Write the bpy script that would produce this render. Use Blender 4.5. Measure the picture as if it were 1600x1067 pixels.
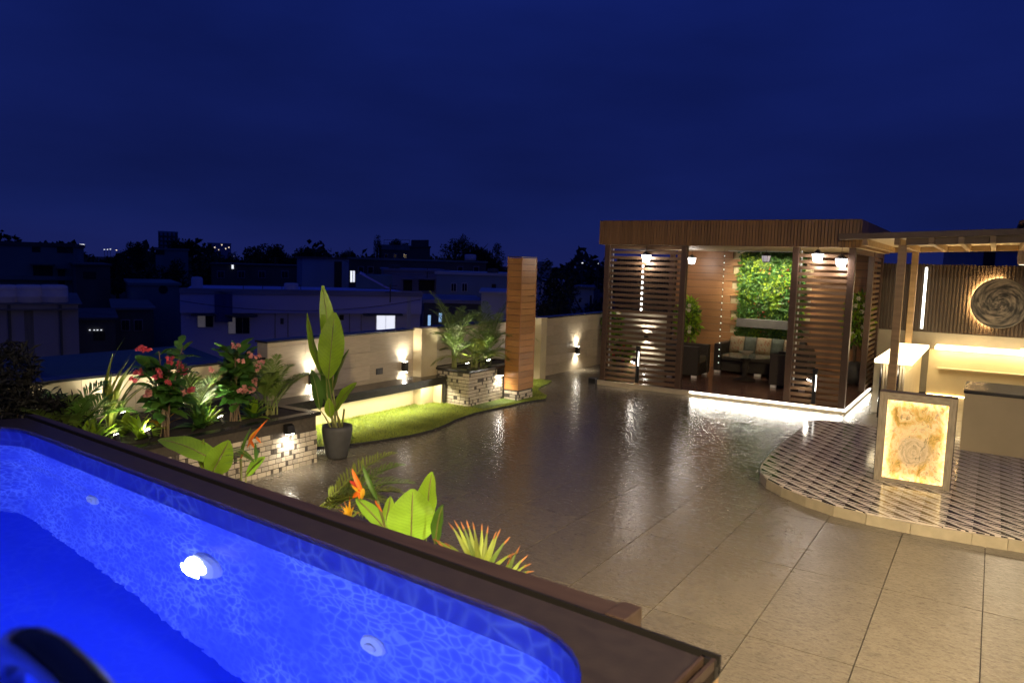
import bpy, bmesh, math, random
import numpy as np
from mathutils import Vector, Matrix

random.seed(7); RNG = np.random.default_rng(7)
sc = bpy.context.scene
for o in list(bpy.data.objects): bpy.data.objects.remove(o, do_unlink=True)
COL = sc.collection
R = math.radians

# ------------------------------------------------------------------ camera
CAMH = 2.2
YAW, PITCH, ROLL, FPX = R(-32.4147), R(5.8586), R(1.7086), 1180.67
_f = Vector((math.sin(YAW)*math.cos(PITCH), math.cos(YAW)*math.cos(PITCH), -math.sin(PITCH)))
_r0 = Vector((math.cos(YAW), -math.sin(YAW), 0)); _u0 = _r0.cross(_f)
_r = _r0*math.cos(ROLL) + _u0*math.sin(ROLL); _u = _r.cross(_f)
cd = bpy.data.cameras.new('camera'); cam = bpy.data.objects.new('camera', cd); COL.objects.link(cam)
cam.matrix_world = Matrix(((_r.x,_u.x,-_f.x,0),(_r.y,_u.y,-_f.y,0),(_r.z,_u.z,-_f.z,CAMH),(0,0,0,1)))
cd.sensor_width = 36; cd.lens = FPX/1600*36; cd.clip_start = .05; cd.clip_end = 6000
cd.dof.use_dof = True; cd.dof.focus_distance = 9.0; cd.dof.aperture_fstop = 3.2
sc.camera = cam

# ------------------------------------------------------------------ sky
w = bpy.data.worlds.new('World'); sc.world = w; w.use_nodes = True
nt = w.node_tree; nt.nodes.clear()
out = nt.nodes.new('ShaderNodeOutputWorld'); bg = nt.nodes.new('ShaderNodeBackground')
tc = nt.nodes.new('ShaderNodeTexCoord'); sp = nt.nodes.new('ShaderNodeSeparateXYZ')
rp = nt.nodes.new('ShaderNodeValToRGB')
nt.links.new(tc.outputs['Generated'], sp.inputs[0]); nt.links.new(sp.outputs['Z'], rp.inputs[0])
e = rp.color_ramp.elements
e[0].position = 0.0; e[0].color = (.0088,.0135,.092,1)
e[1].position = 1.0; e[1].color = (.0055,.013,.12,1)
for p, c in ((.05,(.0060,.0118,.087)),(.14,(.0048,.0100,.082)),(.26,(.0048,.0112,.100)),(.36,(.0050,.0125,.118))):
    q = rp.color_ramp.elements.new(p); q.color = (*c,1)
nz = nt.nodes.new('ShaderNodeTexNoise'); nz.inputs['Scale'].default_value = 2.2; nz.inputs['Detail'].default_value = 5
mp = nt.nodes.new('ShaderNodeMapping'); mp.inputs['Scale'].default_value = (1,1,3.5)
nt.links.new(tc.outputs['Generated'], mp.inputs[0]); nt.links.new(mp.outputs[0], nz.inputs[0])
mr = nt.nodes.new('ShaderNodeMapRange'); mr.inputs[1].default_value=.3; mr.inputs[2].default_value=.7; mr.inputs[3].default_value=.80; mr.inputs[4].default_value=1.20
nt.links.new(nz.outputs[0], mr.inputs[0])
vm = nt.nodes.new('ShaderNodeVectorMath'); vm.operation='SCALE'
nt.links.new(rp.outputs[0], vm.inputs[0]); nt.links.new(mr.outputs[0], vm.inputs['Scale'])
nt.links.new(vm.outputs[0], bg.inputs[0]); bg.inputs[1].default_value = 1.0
nt.links.new(bg.outputs[0], out.inputs[0])

sc.view_settings.view_transform = 'Standard'; sc.view_settings.look = 'None'
sc.view_settings.exposure = 0; sc.view_settings.gamma = 1
sc.render.engine = 'CYCLES'
cy = sc.cycles
cy.use_denoising = True
try: cy.denoiser = 'OPENIMAGEDENOISE'
except Exception: pass
cy.max_bounces = 8; cy.transparent_max_bounces = 8; cy.sample_clamp_indirect = 4; cy.sample_clamp_direct = 60
cy.caustics_reflective = False; cy.caustics_refractive = True; cy.blur_glossy = .6

# ------------------------------------------------------------------ helpers
ORG = {}
def org(p): return ORG.get(p.name, Vector((0,0,0))) if p else Vector((0,0,0))
def link(name, data, parent=None, at=(0,0,0)):
    o = bpy.data.objects.new(name, data); COL.objects.link(o)
    if parent: o.parent = parent
    o.location = Vector(at)
    ORG[o.name] = org(parent) + Vector(at)
    return o
def tag(o, label=None, cat=None, group=None, kind=None):
    if label: o['label'] = label
    if cat: o['category'] = cat
    if group: o['group'] = group
    if kind: o['kind'] = kind
    return o
def thing(name, label, cat, loc, group=None):
    o = link(name, None, None, loc); o.empty_display_size = .1
    return tag(o, label, cat, group)
class MB:
    def __init__(s): s.v=[]; s.f=[]
    def add(s, vs, fs):
        n=len(s.v); s.v += [Vector(v) for v in vs]; s.f += [tuple(i+n for i in f) for f in fs]; return s
    def box(s, x0,y0,z0,x1,y1,z1):
        return s.add([(x0,y0,z0),(x1,y0,z0),(x1,y1,z0),(x0,y1,z0),(x0,y0,z1),(x1,y0,z1),(x1,y1,z1),(x0,y1,z1)],
            [(3,2,1,0),(4,5,6,7),(0,1,5,4),(1,2,6,5),(2,3,7,6),(3,0,4,7)])
    def fbox(s, o, a, b, c):
        o,a,b,c = map(Vector,(o,a,b,c))
        vs=[o,o+a,o+a+b,o+b,o+c,o+a+c,o+a+b+c,o+b+c]
        fs=[(3,2,1,0),(4,5,6,7),(0,1,5,4),(1,2,6,5),(2,3,7,6),(3,0,4,7)]
        if a.cross(b).dot(c)<0: fs=[f[::-1] for f in fs]
        return s.add(vs,fs)
    def prism(s, pts, z0, z1):
        n=len(pts)
        a=sum(pts[i][0]*pts[(i+1)%n][1]-pts[(i+1)%n][0]*pts[i][1] for i in range(n))
        if a<0: pts=pts[::-1]
        vs=[(p[0],p[1],z0) for p in pts]+[(p[0],p[1],z1) for p in pts]
        return s.add(vs,[tuple(range(n-1,-1,-1)),tuple(range(n,2*n))]+[(i,(i+1)%n,n+(i+1)%n,n+i) for i in range(n)])
    def tube(s, pts, r, n=8, cap=True):
        pts=[Vector(p) for p in pts]; rs=r if isinstance(r,(list,tuple)) else [r]*len(pts)
        rings=[]; ref=None
        for i,p in enumerate(pts):
            t=(pts[min(i+1,len(pts)-1)]-pts[max(i-1,0)]).normalized()
            if ref is None:
                ref=t.cross(Vector((0,0,1)) if abs(t.z)<.9 else Vector((1,0,0))).normalized()
            ref=(ref-t*ref.dot(t)).normalized(); b=t.cross(ref)
            rings.append([p+(ref*math.cos(2*math.pi*k/n)+b*math.sin(2*math.pi*k/n))*rs[i] for k in range(n)])
        vs=[v for g in rings for v in g]; fs=[]
        for i in range(len(pts)-1):
            for k in range(n):
                fs.append((i*n+k,i*n+(k+1)%n,(i+1)*n+(k+1)%n,(i+1)*n+k))
        if cap: fs += [tuple(range(n-1,-1,-1)), tuple((len(pts)-1)*n+k for k in range(n))]
        return s.add(vs,fs)
    def lathe(s, prof, c=(0,0,0), n=24):
        c=Vector(c); vs=[]; fs=[]
        for r,z in prof:
            for k in range(n): vs.append(c+Vector((r*math.cos(2*math.pi*k/n),r*math.sin(2*math.pi*k/n),z)))
        for i in range(len(prof)-1):
            for k in range(n): fs.append((i*n+k,i*n+(k+1)%n,(i+1)*n+(k+1)%n,(i+1)*n+k))
        fs += [tuple(range(n-1,-1,-1)), tuple((len(prof)-1)*n+k for k in range(n))]
        return s.add(vs,fs)
    def mesh(s, name, mat, smooth=False, o=Vector((0,0,0))):
        me=bpy.data.meshes.new(name); me.from_pydata([tuple(v-o) for v in s.v],[],s.f)
        if mat: me.materials.append(mat)
        if smooth: me.shade_smooth()
        return me
    def build(s, name, mat, parent=None, smooth=False, bevel=0):
        ob=link(name, s.mesh(name,mat,smooth,org(parent)), parent)
        if bevel:
            m=ob.modifiers.new('bevel','BEVEL'); m.width=bevel; m.segments=2; m.limit_method='ANGLE'; m.harden_normals=False
        return ob
def struct(o): o['kind']='structure'; return o
UNIT={}
def unit(mat):
    if mat.name not in UNIT:
        UNIT[mat.name]=MB().box(-.5,-.5,-.5,.5,.5,.5).mesh('block',mat)
    return UNIT[mat.name]
def piece(name, mat, parent, x0,y0,z0,x1,y1,z1):
    c=Vector(((x0+x1)/2,(y0+y1)/2,(z0+z1)/2)); o=link(name, unit(mat), parent, c-org(parent))
    o.scale=(x1-x0,y1-y0,z1-z0); return o
def dup(root, loc, label=None, group=None, rotz=0):
    def cp(o,par):
        c=o.copy(); COL.objects.link(c)
        if par: c.parent=par
        for ch in o.children: cp(ch,c)
        return c
    c=cp(root,None); c.location=loc
    c.rotation_euler=(0,0,rotz)
    if label: c['label']=label
    if group: c['group']=group
    return c
def lamp(kind, parent, at, power, color, size=.05, direction=None, **kw):
    l=bpy.data.lights.new('lamp_light',kind); l.energy=power; l.color=color
    if kind=='AREA': l.shape=kw.get('shape','DISK'); l.size=size; l.size_y=kw.get('size_y',size)
    else: l.shadow_soft_size=size
    if kind=='SPOT': l.spot_size=R(kw.get('angle',80)); l.spot_blend=kw.get('blend',.5)
    if kind=='AREA' and 'spread' in kw: l.spread=R(kw['spread'])
    o=bpy.data.objects.new('lamp_light',l); COL.objects.link(o)
    if parent: o.parent=parent
    o.location=Vector(at)-org(parent)
    if direction:
        d=Vector(direction).normalized()
        if 'axis' in kw:
            x=Vector(kw['axis']); x=(x-d*x.dot(d)).normalized(); z=-d; y=z.cross(x)
            o.rotation_euler=Matrix(((x.x,y.x,z.x),(x.y,y.y,z.y),(x.z,y.z,z.z))).to_euler()
        else: o.rotation_euler=d.to_track_quat('-Z','Y').to_euler()
    return o

# pixel of the photograph -> ray; points are then given a real distance
def ray(px,py): return (_f*FPX + _r*(px-800) - _u*(py-533.5))/FPX
CP=Vector((0,0,CAMH))
def onplane(px,py,p0,n):
    d=ray(px,py); n=Vector(n); return CP + d*((Vector(p0)-CP).dot(n)/d.dot(n))
def onY(px,py,y): return onplane(px,py,(0,y,0),(0,1,0))
def onX(px,py,x): return onplane(px,py,(x,0,0),(1,0,0))
def onZ(px,py,z): return onplane(px,py,(0,0,z),(0,0,1))
def atd(px,py,d):
    v=ray(px,py); h=math.hypot(v.x,v.y); return CP+v*(d/h)

# ------------------------------------------------------------------ materials
def nodes(name):
    m=bpy.data.materials.new(name); m.use_nodes=True; n=m.node_tree
    return m,n,n.nodes['Principled BSDF']
def N(n,t,**k):
    x=n.nodes.new(t)
    for a,b in k.items(): setattr(x,a,b)
    return x
def math_(n,op,a,b=None,c=None):
    x=N(n,'ShaderNodeMath',operation=op)
    for i,v in enumerate((a,b,c)):
        if v is None: continue
        if isinstance(v,(int,float)): x.inputs[i].default_value=v
        else: n.links.new(v,x.inputs[i])
    return x.outputs[0]
def mixc(n,f,a,b):
    x=N(n,'ShaderNodeMix',data_type='RGBA')
    for s,v in ((0,f),(6,a),(7,b)):
        if isinstance(v,(int,float)): x.inputs[s].default_value=v
        elif isinstance(v,tuple): x.inputs[s].default_value=(*v,1)
        else: n.links.new(v,x.inputs[s])
    return x.outputs[2]
def ramp(n,f,stops):
    x=N(n,'ShaderNodeValToRGB'); n.links.new(f,x.inputs[0]); el=x.color_ramp.elements
    el[0].position,el[0].color=stops[0][0],(*stops[0][1],1); el[1].position,el[1].color=stops[-1][0],(*stops[-1][1],1)
    for p,c in stops[1:-1]:
        q=el.new(p); q.color=(*c,1)
    return x.outputs[0]
def noise(n,vec,scale,detail=5,rough=.55):
    x=N(n,'ShaderNodeTexNoise'); x.inputs['Scale'].default_value=scale; x.inputs['Detail'].default_value=detail; x.inputs['Roughness'].default_value=rough
    if vec is not None: n.links.new(vec,x.inputs[0])
    return x.outputs[0]

MATS={}
def mat(name, col, rough=.6, metal=0, var=.15, vscale=6, bump=0, bscale=40, emit=None, estr=0, spec=.5, sheen=0, stretch=None, trans=0, coords='Object'):
    m=bpy.data.materials.new(name); m.use_nodes=True; n=m.node_tree; b=n.nodes['Principled BSDF']
    b.inputs['Roughness'].default_value=rough; b.inputs['Metallic'].default_value=metal
    b.inputs['Specular IOR Level'].default_value=spec
    t=n.nodes.new('ShaderNodeTexCoord'); mp=n.nodes.new('ShaderNodeMapping'); n.links.new(t.outputs[coords],mp.inputs[0])
    if stretch: mp.inputs['Scale'].default_value=stretch
    no=n.nodes.new('ShaderNodeTexNoise'); no.inputs['Scale'].default_value=vscale; no.inputs['Detail'].default_value=6
    n.links.new(mp.outputs[0],no.inputs[0])
    if coords=='Object':
        oi=n.nodes.new('ShaderNodeObjectInfo'); ad=n.nodes.new('ShaderNodeVectorMath'); ad.operation='ADD'
        sc_=n.nodes.new('ShaderNodeVectorMath'); sc_.operation='SCALE'; sc_.inputs['Scale'].default_value=37
        cm=n.nodes.new('ShaderNodeCombineXYZ'); n.links.new(oi.outputs['Random'],cm.inputs[0]); n.links.new(oi.outputs['Random'],cm.inputs[1])
        n.links.new(cm.outputs[0],sc_.inputs[0]); n.links.new(mp.outputs[0],ad.inputs[0]); n.links.new(sc_.outputs[0],ad.inputs[1])
        n.links.new(ad.outputs[0],no.inputs[0])
        rv=n.nodes.new('ShaderNodeMapRange'); rv.inputs[3].default_value=1-var*.7; rv.inputs[4].default_value=1+var*.7
        n.links.new(oi.outputs['Random'],rv.inputs[0])
    mr=n.nodes.new('ShaderNodeMapRange'); mr.inputs[1].default_value=.3; mr.inputs[2].default_value=.7
    mr.inputs[3].default_value=1-var; mr.inputs[4].default_value=1+var
    n.links.new(no.outputs[0],mr.inputs[0])
    v=n.nodes.new('ShaderNodeVectorMath'); v.operation='SCALE'; v.inputs[0].default_value=col
    if coords=='Object':
        mu=n.nodes.new('ShaderNodeMath'); mu.operation='MULTIPLY'; n.links.new(mr.outputs[0],mu.inputs[0]); n.links.new(rv.outputs[0],mu.inputs[1])
        n.links.new(mu.outputs[0],v.inputs['Scale'])
    else: n.links.new(mr.outputs[0],v.inputs['Scale'])
    n.links.new(v.outputs[0],b.inputs['Base Color'])
    if bump:
        bn=n.nodes.new('ShaderNodeTexNoise'); bn.inputs['Scale'].default_value=bscale; bn.inputs['Detail'].default_value=4
        n.links.new(mp.outputs[0],bn.inputs[0])
        bu=n.nodes.new('ShaderNodeBump'); bu.inputs['Strength'].default_value=bump; bu.inputs['Distance'].default_value=.01
        n.links.new(bn.outputs[0],bu.inputs['Height']); n.links.new(bu.outputs[0],b.inputs['Normal'])
    if emit:
        b.inputs['Emission Color'].default_value=(*emit,1); b.inputs['Emission Strength'].default_value=estr
    if trans:
        b.inputs['Subsurface Weight'].default_value=0
        tr=n.nodes.new('ShaderNodeBsdfTranslucent'); n.links.new(v.outputs[0],tr.inputs[0])
        mx=n.nodes.new('ShaderNodeMixShader'); mx.inputs[0].default_value=trans
        o_=n.nodes['Material Output']; n.links.new(b.outputs[0],mx.inputs[1]); n.links.new(tr.outputs[0],mx.inputs[2]); n.links.new(mx.outputs[0],o_.inputs[0])
    MATS[name]=m
    return m
def glow(name,col,s):
    return mat(name,(.8,.8,.8),.4,var=0,emit=col,estr=s)
WARM=(1,.78,.48); WHITE=(1,.93,.82); GOLD=(1,.66,.24)
M=dict(
 granite=mat('black_granite',(.022,.021,.020),.22,var=.7,vscale=90,bump=.04,coords='Generated',spec=.6),
 cream=mat('cream_brick',(.60,.53,.41),.7,var=.14,vscale=30,bump=.25,bscale=6),
 ribbed=mat('ribbed_brick',(.53,.47,.37),.75,var=.2,vscale=3,bump=.6,bscale=4,stretch=(9,9,.5)),
 darkbrick=mat('dark_brick',(.10,.085,.07),.6,var=.3,vscale=10,bump=.2,bscale=8),
 mortar=mat('mortar',(.060,.050,.040),.9,var=.2,vscale=30),
 walltile=mat('wall_tile',(.47,.40,.29),.55,var=.12,vscale=4,bump=.08,bscale=30,stretch=(1,1,5)),
 wallbase=mat('wall_base',(.33,.30,.25),.7,var=.1,vscale=8),
 render=mat('cream_render',(.54,.45,.27),.65,var=.07,vscale=3,bump=.05,bscale=60),
 halfwall=mat('half_wall_render',(.34,.30,.23),.5,var=.1,vscale=3,bump=.05,bscale=50),
 slat=mat('slat_wood',(.125,.075,.042),.42,var=.25,vscale=5,stretch=(1,6,6),bump=.05,bscale=30),
 post=mat('post_metal',(.075,.043,.028),.4,var=.15,vscale=8),
 fascia=mat('fascia_wood',(.25,.135,.052),.5,var=.28,vscale=4,stretch=(5,5,.6)),
 plank=mat('plank_wood',(.30,.145,.058),.45,var=.28,vscale=5,stretch=(.5,3,6),bump=.06,bscale=20),
 board=mat('pillar_board',(.40,.185,.055),.38,var=.22,vscale=5,stretch=(1,1,8),bump=.05,bscale=20),
 corner=mat('pillar_corner',(.36,.16,.06),.4,var=.15),
 flute=mat('flute_wood',(.060,.040,.026),.45,var=.25,vscale=4,stretch=(4,4,.4)),
 pergola=mat('pergola_wood',(.34,.225,.11),.5,var=.22,vscale=4,stretch=(.6,4,4),bump=.05),
 pergdark=mat('pergola_dark',(.13,.085,.055),.5,var=.2,vscale=5),
 soffit=mat('soffit_panel',(.50,.40,.26),.6,var=.08,vscale=4),
 plinth=mat('plinth_stone',(.46,.40,.28),.55,var=.12,vscale=9),
 pavtile=mat('pavilion_tile',(.20,.105,.075),.16,var=.35,vscale=9,bump=.05),
 rattan=mat('rattan',(.022,.016,.012),.5,var=.3,vscale=40,bump=.9,bscale=70,stretch=(1,1,3)),
 cushion=mat('cushion_beige',(.10,.088,.06),.85,var=.1,vscale=20),
 black=mat('black_metal',(.012,.012,.013),.35,var=.1),
 steel=mat('dark_steel',(.10,.10,.11),.18,metal=1,var=.1),
 pot=mat('charcoal_pot',(.060,.060,.062),.55,var=.15,vscale=12,bump=.08),
 soil=mat('soil',(.030,.022,.016),.95,var=.4,vscale=25,bump=.6),
 copingb=mat('pool_coping',(.033,.026,.023),.33,var=.18,vscale=14,bump=.05,bscale=90),
 ledge=mat('pool_ledge_wood',(.050,.032,.024),.40,var=.25,vscale=4,stretch=(.6,6,6)),
 ledgefront=mat('ledge_front',(.36,.24,.13),.5,var=.2,vscale=6),
 gutter=mat('gutter_rubber',(.010,.009,.009),.5,var=.1),
 whitepl=mat('white_plastic',(.75,.78,.80),.4,var=.05),
 troughgrey=mat('trough_grey',(.11,.10,.09),.6,var=.15),
 turf=mat('turf_base',(.13,.19,.03),.9,var=.4,vscale=25),
 blade=mat('grass_blade',(.30,.36,.055),.6,var=.4,vscale=2,trans=.35),
 edging=mat('rubber_edging',(.02,.02,.02),.6),
 leafbig=mat('big_leaf',(.27,.44,.026),.36,var=.2,vscale=5,trans=.35,bump=.12,bscale=14),
 leafdark=mat('dark_leaf',(.075,.17,.022),.4,var=.3,vscale=5,trans=.25,bump=.1,bscale=14),
 leaflime=mat('lime_leaf',(.32,.46,.035),.4,var=.25,vscale=6,trans=.35),
 leafbright=mat('canna_leaf',(.26,.46,.035),.38,var=.18,vscale=5,trans=.4,bump=.1,bscale=10),
 leafshrub=mat('shrub_leaf',(.055,.15,.026),.42,var=.35,vscale=5,trans=.2),
 palm=mat('palm_leaf',(.15,.23,.040),.45,var=.3,vscale=5,trans=.3),
 palmyellow=mat('palm_yellow',(.26,.32,.05),.45,var=.3,vscale=5,trans=.35),
 palmtip=mat('dry_tip',(.42,.16,.05),.6,var=.3,vscale=5,trans=.3),
 greygreen=mat('grey_leaf',(.24,.25,.16),.6,var=.3,trans=.2),
 stem=mat('plant_stem',(.19,.20,.06),.5,var=.3,vscale=6),
 bark=mat('bark',(.15,.10,.06),.8,var=.3,vscale=8),
 pink=mat('pink_petal',(.62,.10,.13),.5,var=.3,trans=.3),
 pale=mat('pale_pink_petal',(.72,.33,.30),.5,var=.3,trans=.3),
 white_fl=mat('white_petal',(.75,.72,.55),.5,var=.15,trans=.3),
 orange=mat('orange_petal',(.85,.20,.02),.45,var=.25,trans=.35),
 yellow=mat('yellow_petal',(.85,.48,.03),.45,var=.2,trans=.35),
 red=mat('red_petal',(.55,.05,.03),.45,var=.2,trans=.3),
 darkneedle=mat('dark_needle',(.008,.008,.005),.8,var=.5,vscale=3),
 treeleaf=mat('tree_leaf',(.030,.042,.018),.8,var=.5,vscale=1),
 trunk=mat('tree_trunk',(.05,.04,.03),.9,var=.2),
 h_lilac=mat('lilac_wall',(.60,.58,.86),.8,var=.16,vscale=.7,bump=.05,coords='Generated'),
 h_grey=mat('grey_wall',(.32,.31,.40),.85,var=.22,vscale=3,coords='Generated'),
 h_teal=mat('teal_wall',(.17,.24,.25),.85,var=.2,vscale=3,coords='Generated'),
 h_dark=mat('soot_wall',(.10,.10,.095),.9,var=.3,vscale=4,coords='Generated'),
 h_blue=mat('blue_wall',(.28,.36,.45),.85,var=.15,vscale=3,coords='Generated'),
 h_pale=mat('pale_wall',(.62,.62,.66),.8,var=.12,vscale=3,coords='Generated'),
 concrete=mat('concrete',(.20,.19,.18),.9,var=.2,vscale=2,coords='Generated'),
 hole=mat('dark_opening',(.012,.012,.014),.6,var=.1),
 wpane=mat('window_glass',(.02,.02,.025),.08,var=.1),
 curtain=mat('pale_curtain',(.55,.50,.45),.8,emit=(.8,.72,.8),estr=.05),
 winlit=glow('lit_window',(.86,.88,1),.95), wincyan=glow('cyan_window',(.35,.62,1),.75), winwarm=glow('warm_window',(1,.8,.5),.9),
 tank=mat('tank_plastic',(.66,.62,.70),.6,var=.06,vscale=3,coords='Generated'),
 bluesheet=mat('blue_sheet',(.014,.045,.11),.45,var=.12,vscale=3,coords='Generated'),
 tarp=mat('blue_tarp',(.03,.05,.25),.6,var=.2,vscale=3,coords='Generated'),
 cityground=mat('city_ground',(.04,.038,.035),.95,var=.3,vscale=.2),
 led_w=glow('led_white',(1,.95,.84),9), led_bulb=glow('lamp_lens',(1,.93,.80),110), lantern_g=glow('lantern_glass',(1,.93,.90),26),
 lantern_d=glow('dim_lantern_glass',(.55,.5,.6),.5),
 led_cool=glow('led_tube',(1,.95,.84),7), led_gold=glow('led_gold',(1,.62,.22),26), bead=glow('bead',(.8,1,.85),2.2),
 dot=glow('far_light',(1,.8,.55),1.6), dotw=glow('far_light_white',(.9,.93,1),1.1), dotr=glow('red_beacon',(1,.05,.1),1.2),
 poollens=glow('pool_lamp_lens',(.92,.97,1),8),
)
def add_veins(m):
    n=m.node_tree; b=n.nodes['Principled BSDF']; uv=N(n,'ShaderNodeUVMap'); uv.uv_map='UVMap'; sp=N(n,'ShaderNodeSeparateXYZ'); n.links.new(uv.outputs[0],sp.inputs[0])
    x=math_(n,'SUBTRACT',sp.outputs[0],math_(n,'MULTIPLY',math_(n,'ABSOLUTE',sp.outputs[1]),.16))
    wv=math_(n,'SINE',math_(n,'ADD',math_(n,'MULTIPLY',x,105.0),math_(n,'MULTIPLY',noise(n,uv.outputs[0],5,3),9.0))); vein=math_(n,'POWER',math_(n,'ADD',math_(n,'MULTIPLY',wv,.5),.5),3.0)
    edge=ramp(n,math_(n,'ADD',math_(n,'ABSOLUTE',sp.outputs[1]),math_(n,'MULTIPLY',noise(n,uv.outputs[0],9,4),.25)),[(1.02,(0,0,0)),(1.12,(1,1,1))])
    old=b.inputs['Base Color'].links[0].from_socket
    sc2=N(n,'ShaderNodeVectorMath',operation='SCALE'); n.links.new(old,sc2.inputs[0]); n.links.new(math_(n,'ADD',math_(n,'MULTIPLY',vein,-.11),1.04),sc2.inputs['Scale'])
    new=mixc(n,math_(n,'MULTIPLY',edge,.8),sc2.outputs[0],(.20,.12,.03))
    n.links.new(new,b.inputs['Base Color'])
    for l in [l for x_ in n.nodes if x_.type=='BSDF_TRANSLUCENT' for l in x_.inputs[0].links]: n.links.remove(l)
    for x_ in n.nodes:
        if x_.type=='BSDF_TRANSLUCENT': n.links.new(new,x_.inputs[0])
    bu=N(n,'ShaderNodeBump'); bu.inputs['Strength'].default_value=.22; bu.inputs['Distance'].default_value=.003; n.links.new(vein,bu.inputs['Height']); n.links.new(bu.outputs[0],b.inputs['Normal'])
def glassmat():
    m=bpy.data.materials.new('clear_glass'); m.use_nodes=True; b=m.node_tree.nodes['Principled BSDF']
    b.inputs['Base Color'].default_value=(.6,.7,.65,1); b.inputs['Roughness'].default_value=.03; b.inputs['Transmission Weight'].default_value=.7
    b.inputs['Alpha'].default_value=.6
    return m
M['glass']=glassmat()

# wet terrace stone
m,n,b=nodes('terrace_stone'); g=N(n,'ShaderNodeNewGeometry').outputs['Position']
oi=N(n,'ShaderNodeObjectInfo')
big=noise(n,g,.55,4); med=noise(n,g,6,6,.65); fine=noise(n,g,60,5,.7)
def fleck(scale,st,lo,hi,det=4,rg=.7):
    mpv=N(n,'ShaderNodeMapping'); n.links.new(g,mpv.inputs[0]); mpv.inputs['Scale'].default_value=st; mpv.inputs['Rotation'].default_value=(0,0,.25)
    return ramp(n,noise(n,mpv.outputs[0],scale,det,rg),[(lo,(0,0,0)),(hi,(1,1,1))])
col=ramp(n,fine,[(.30,(.17,.147,.105)),(.5,(.225,.196,.142)),(.7,(.265,.233,.172))])
col=mixc(n,math_(n,'MULTIPLY',fleck(22,(1,2.4,1),.53,.61),.85),col,(.10,.082,.055))
sv=N(n,'ShaderNodeVectorMath',operation='SCALE'); n.links.new(col,sv.inputs[0])
rv=N(n,'ShaderNodeMapRange'); rv.inputs[3].default_value=.90; rv.inputs[4].default_value=1.06; n.links.new(oi.outputs['Random'],rv.inputs[0])
mv=N(n,'ShaderNodeMapRange'); mv.inputs[1].default_value=.3; mv.inputs[2].default_value=.7; mv.inputs[3].default_value=.78; mv.inputs[4].default_value=1.12; n.links.new(med,mv.inputs[0])
n.links.new(math_(n,'MULTIPLY',rv.outputs[0],mv.outputs[0]),sv.inputs['Scale'])
# rain film: the middle of the terrace is still wet, the side by the bar has dried
sep=N(n,'ShaderNodeSeparateXYZ'); n.links.new(g,sep.inputs[0])
zone=N(n,'ShaderNodeMapRange',interpolation_type='SMOOTHSTEP'); zone.inputs[1].default_value=-.6; zone.inputs[2].default_value=-3.0
n.links.new(math_(n,'ADD',sep.outputs[0],math_(n,'MULTIPLY',math_(n,'SUBTRACT',big,.5),2.6)),zone.inputs[0])
wetm=ramp(n,med,[(.2,(.5,.5,.5)),(.8,(1,1,1))])
wetf=math_(n,'MULTIPLY',wetm,math_(n,'ADD',math_(n,'MULTIPLY',zone.outputs[0],.8),.2))
stain=math_(n,'MULTIPLY',fleck(10,(1,2.4,1),.535,.61,6,.74),math_(n,'MULTIPLY',zone.outputs[0],.9))
c2=mixc(n,math_(n,'MULTIPLY',wetf,.60),sv.outputs[0],(.060,.049,.038))
n.links.new(mixc(n,stain,c2,(.035,.028,.024)),b.inputs['Base Color'])
rr=N(n,'ShaderNodeMapRange'); rr.inputs[3].default_value=.36; rr.inputs[4].default_value=.07; n.links.new(wetf,rr.inputs[0]); n.links.new(math_(n,'ADD',rr.outputs[0],math_(n,'MULTIPLY',stain,.25)),b.inputs['Roughness'])
bu=N(n,'ShaderNodeBump'); bu.inputs['Strength'].default_value=.58; bu.inputs['Distance'].default_value=.006
n.links.new(math_(n,'ADD',noise(n,g,24,2,.5),math_(n,'MULTIPLY',noise(n,g,70,2,.5),.30)),bu.inputs['Height']); n.links.new(bu.outputs[0],b.inputs['Normal'])
b.inputs['Specular IOR Level'].default_value=.45
M['terrace']=m
M['joint']=mat('tile_joint',(.045,.038,.030),.7,var=.3,vscale=9)

# black and white cement tile, printed pattern in object units (tile spans 0..1)
m,n,b=nodes('patterned_tile'); tcn=N(n,'ShaderNodeNewGeometry'); sp=N(n,'ShaderNodeSeparateXYZ'); n.links.new(tcn.outputs['Position'],sp.inputs[0])
TS=.2
U=math_(n,'FRACT',math_(n,'DIVIDE',math_(n,'ADD',sp.outputs[0],20.0),TS)); V=math_(n,'FRACT',math_(n,'DIVIDE',math_(n,'ADD',sp.outputs[1],20.0),TS))
s_=math_(n,'ADD',U,V); lower=math_(n,'LESS_THAN',s_,1.0)
up=math_(n,'SUBTRACT',1.0,lower)
dv_=math_(n,'ADD',math_(n,'MULTIPLY',lower,V),math_(n,'MULTIPLY',up,math_(n,'SUBTRACT',1.0,V)))
du_=math_(n,'ADD',math_(n,'MULTIPLY',lower,math_(n,'SUBTRACT',1.0,U)),math_(n,'MULTIPLY',up,U))
t=math_(n,'DIVIDE',dv_,math_(n,'MAXIMUM',du_,.001))
far=math_(n,'GREATER_THAN',du_,.42)
def within(lo,hi): return math_(n,'MULTIPLY',math_(n,'GREATER_THAN',t,lo),math_(n,'LESS_THAN',t,hi))
bu_=math_(n,'MAXIMUM',math_(n,'LESS_THAN',t,.25),math_(n,'MULTIPLY',within(.38,.52),far))      # black in the far half: edge wedge, small dart
bl_=math_(n,'MAXIMUM',math_(n,'GREATER_THAN',t,.50),math_(n,'MULTIPLY',within(.18,.32),far))   # black in the near half: broad stripe, small dart
wh=math_(n,'SUBTRACT',1.0,math_(n,'ADD',math_(n,'MULTIPLY',up,bu_),math_(n,'MULTIPLY',lower,bl_)))
n.links.new(mixc(n,wh,(.008,.008,.008),(.80,.72,.60)),b.inputs['Base Color']); b.inputs['Roughness'].default_value=.12
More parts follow.
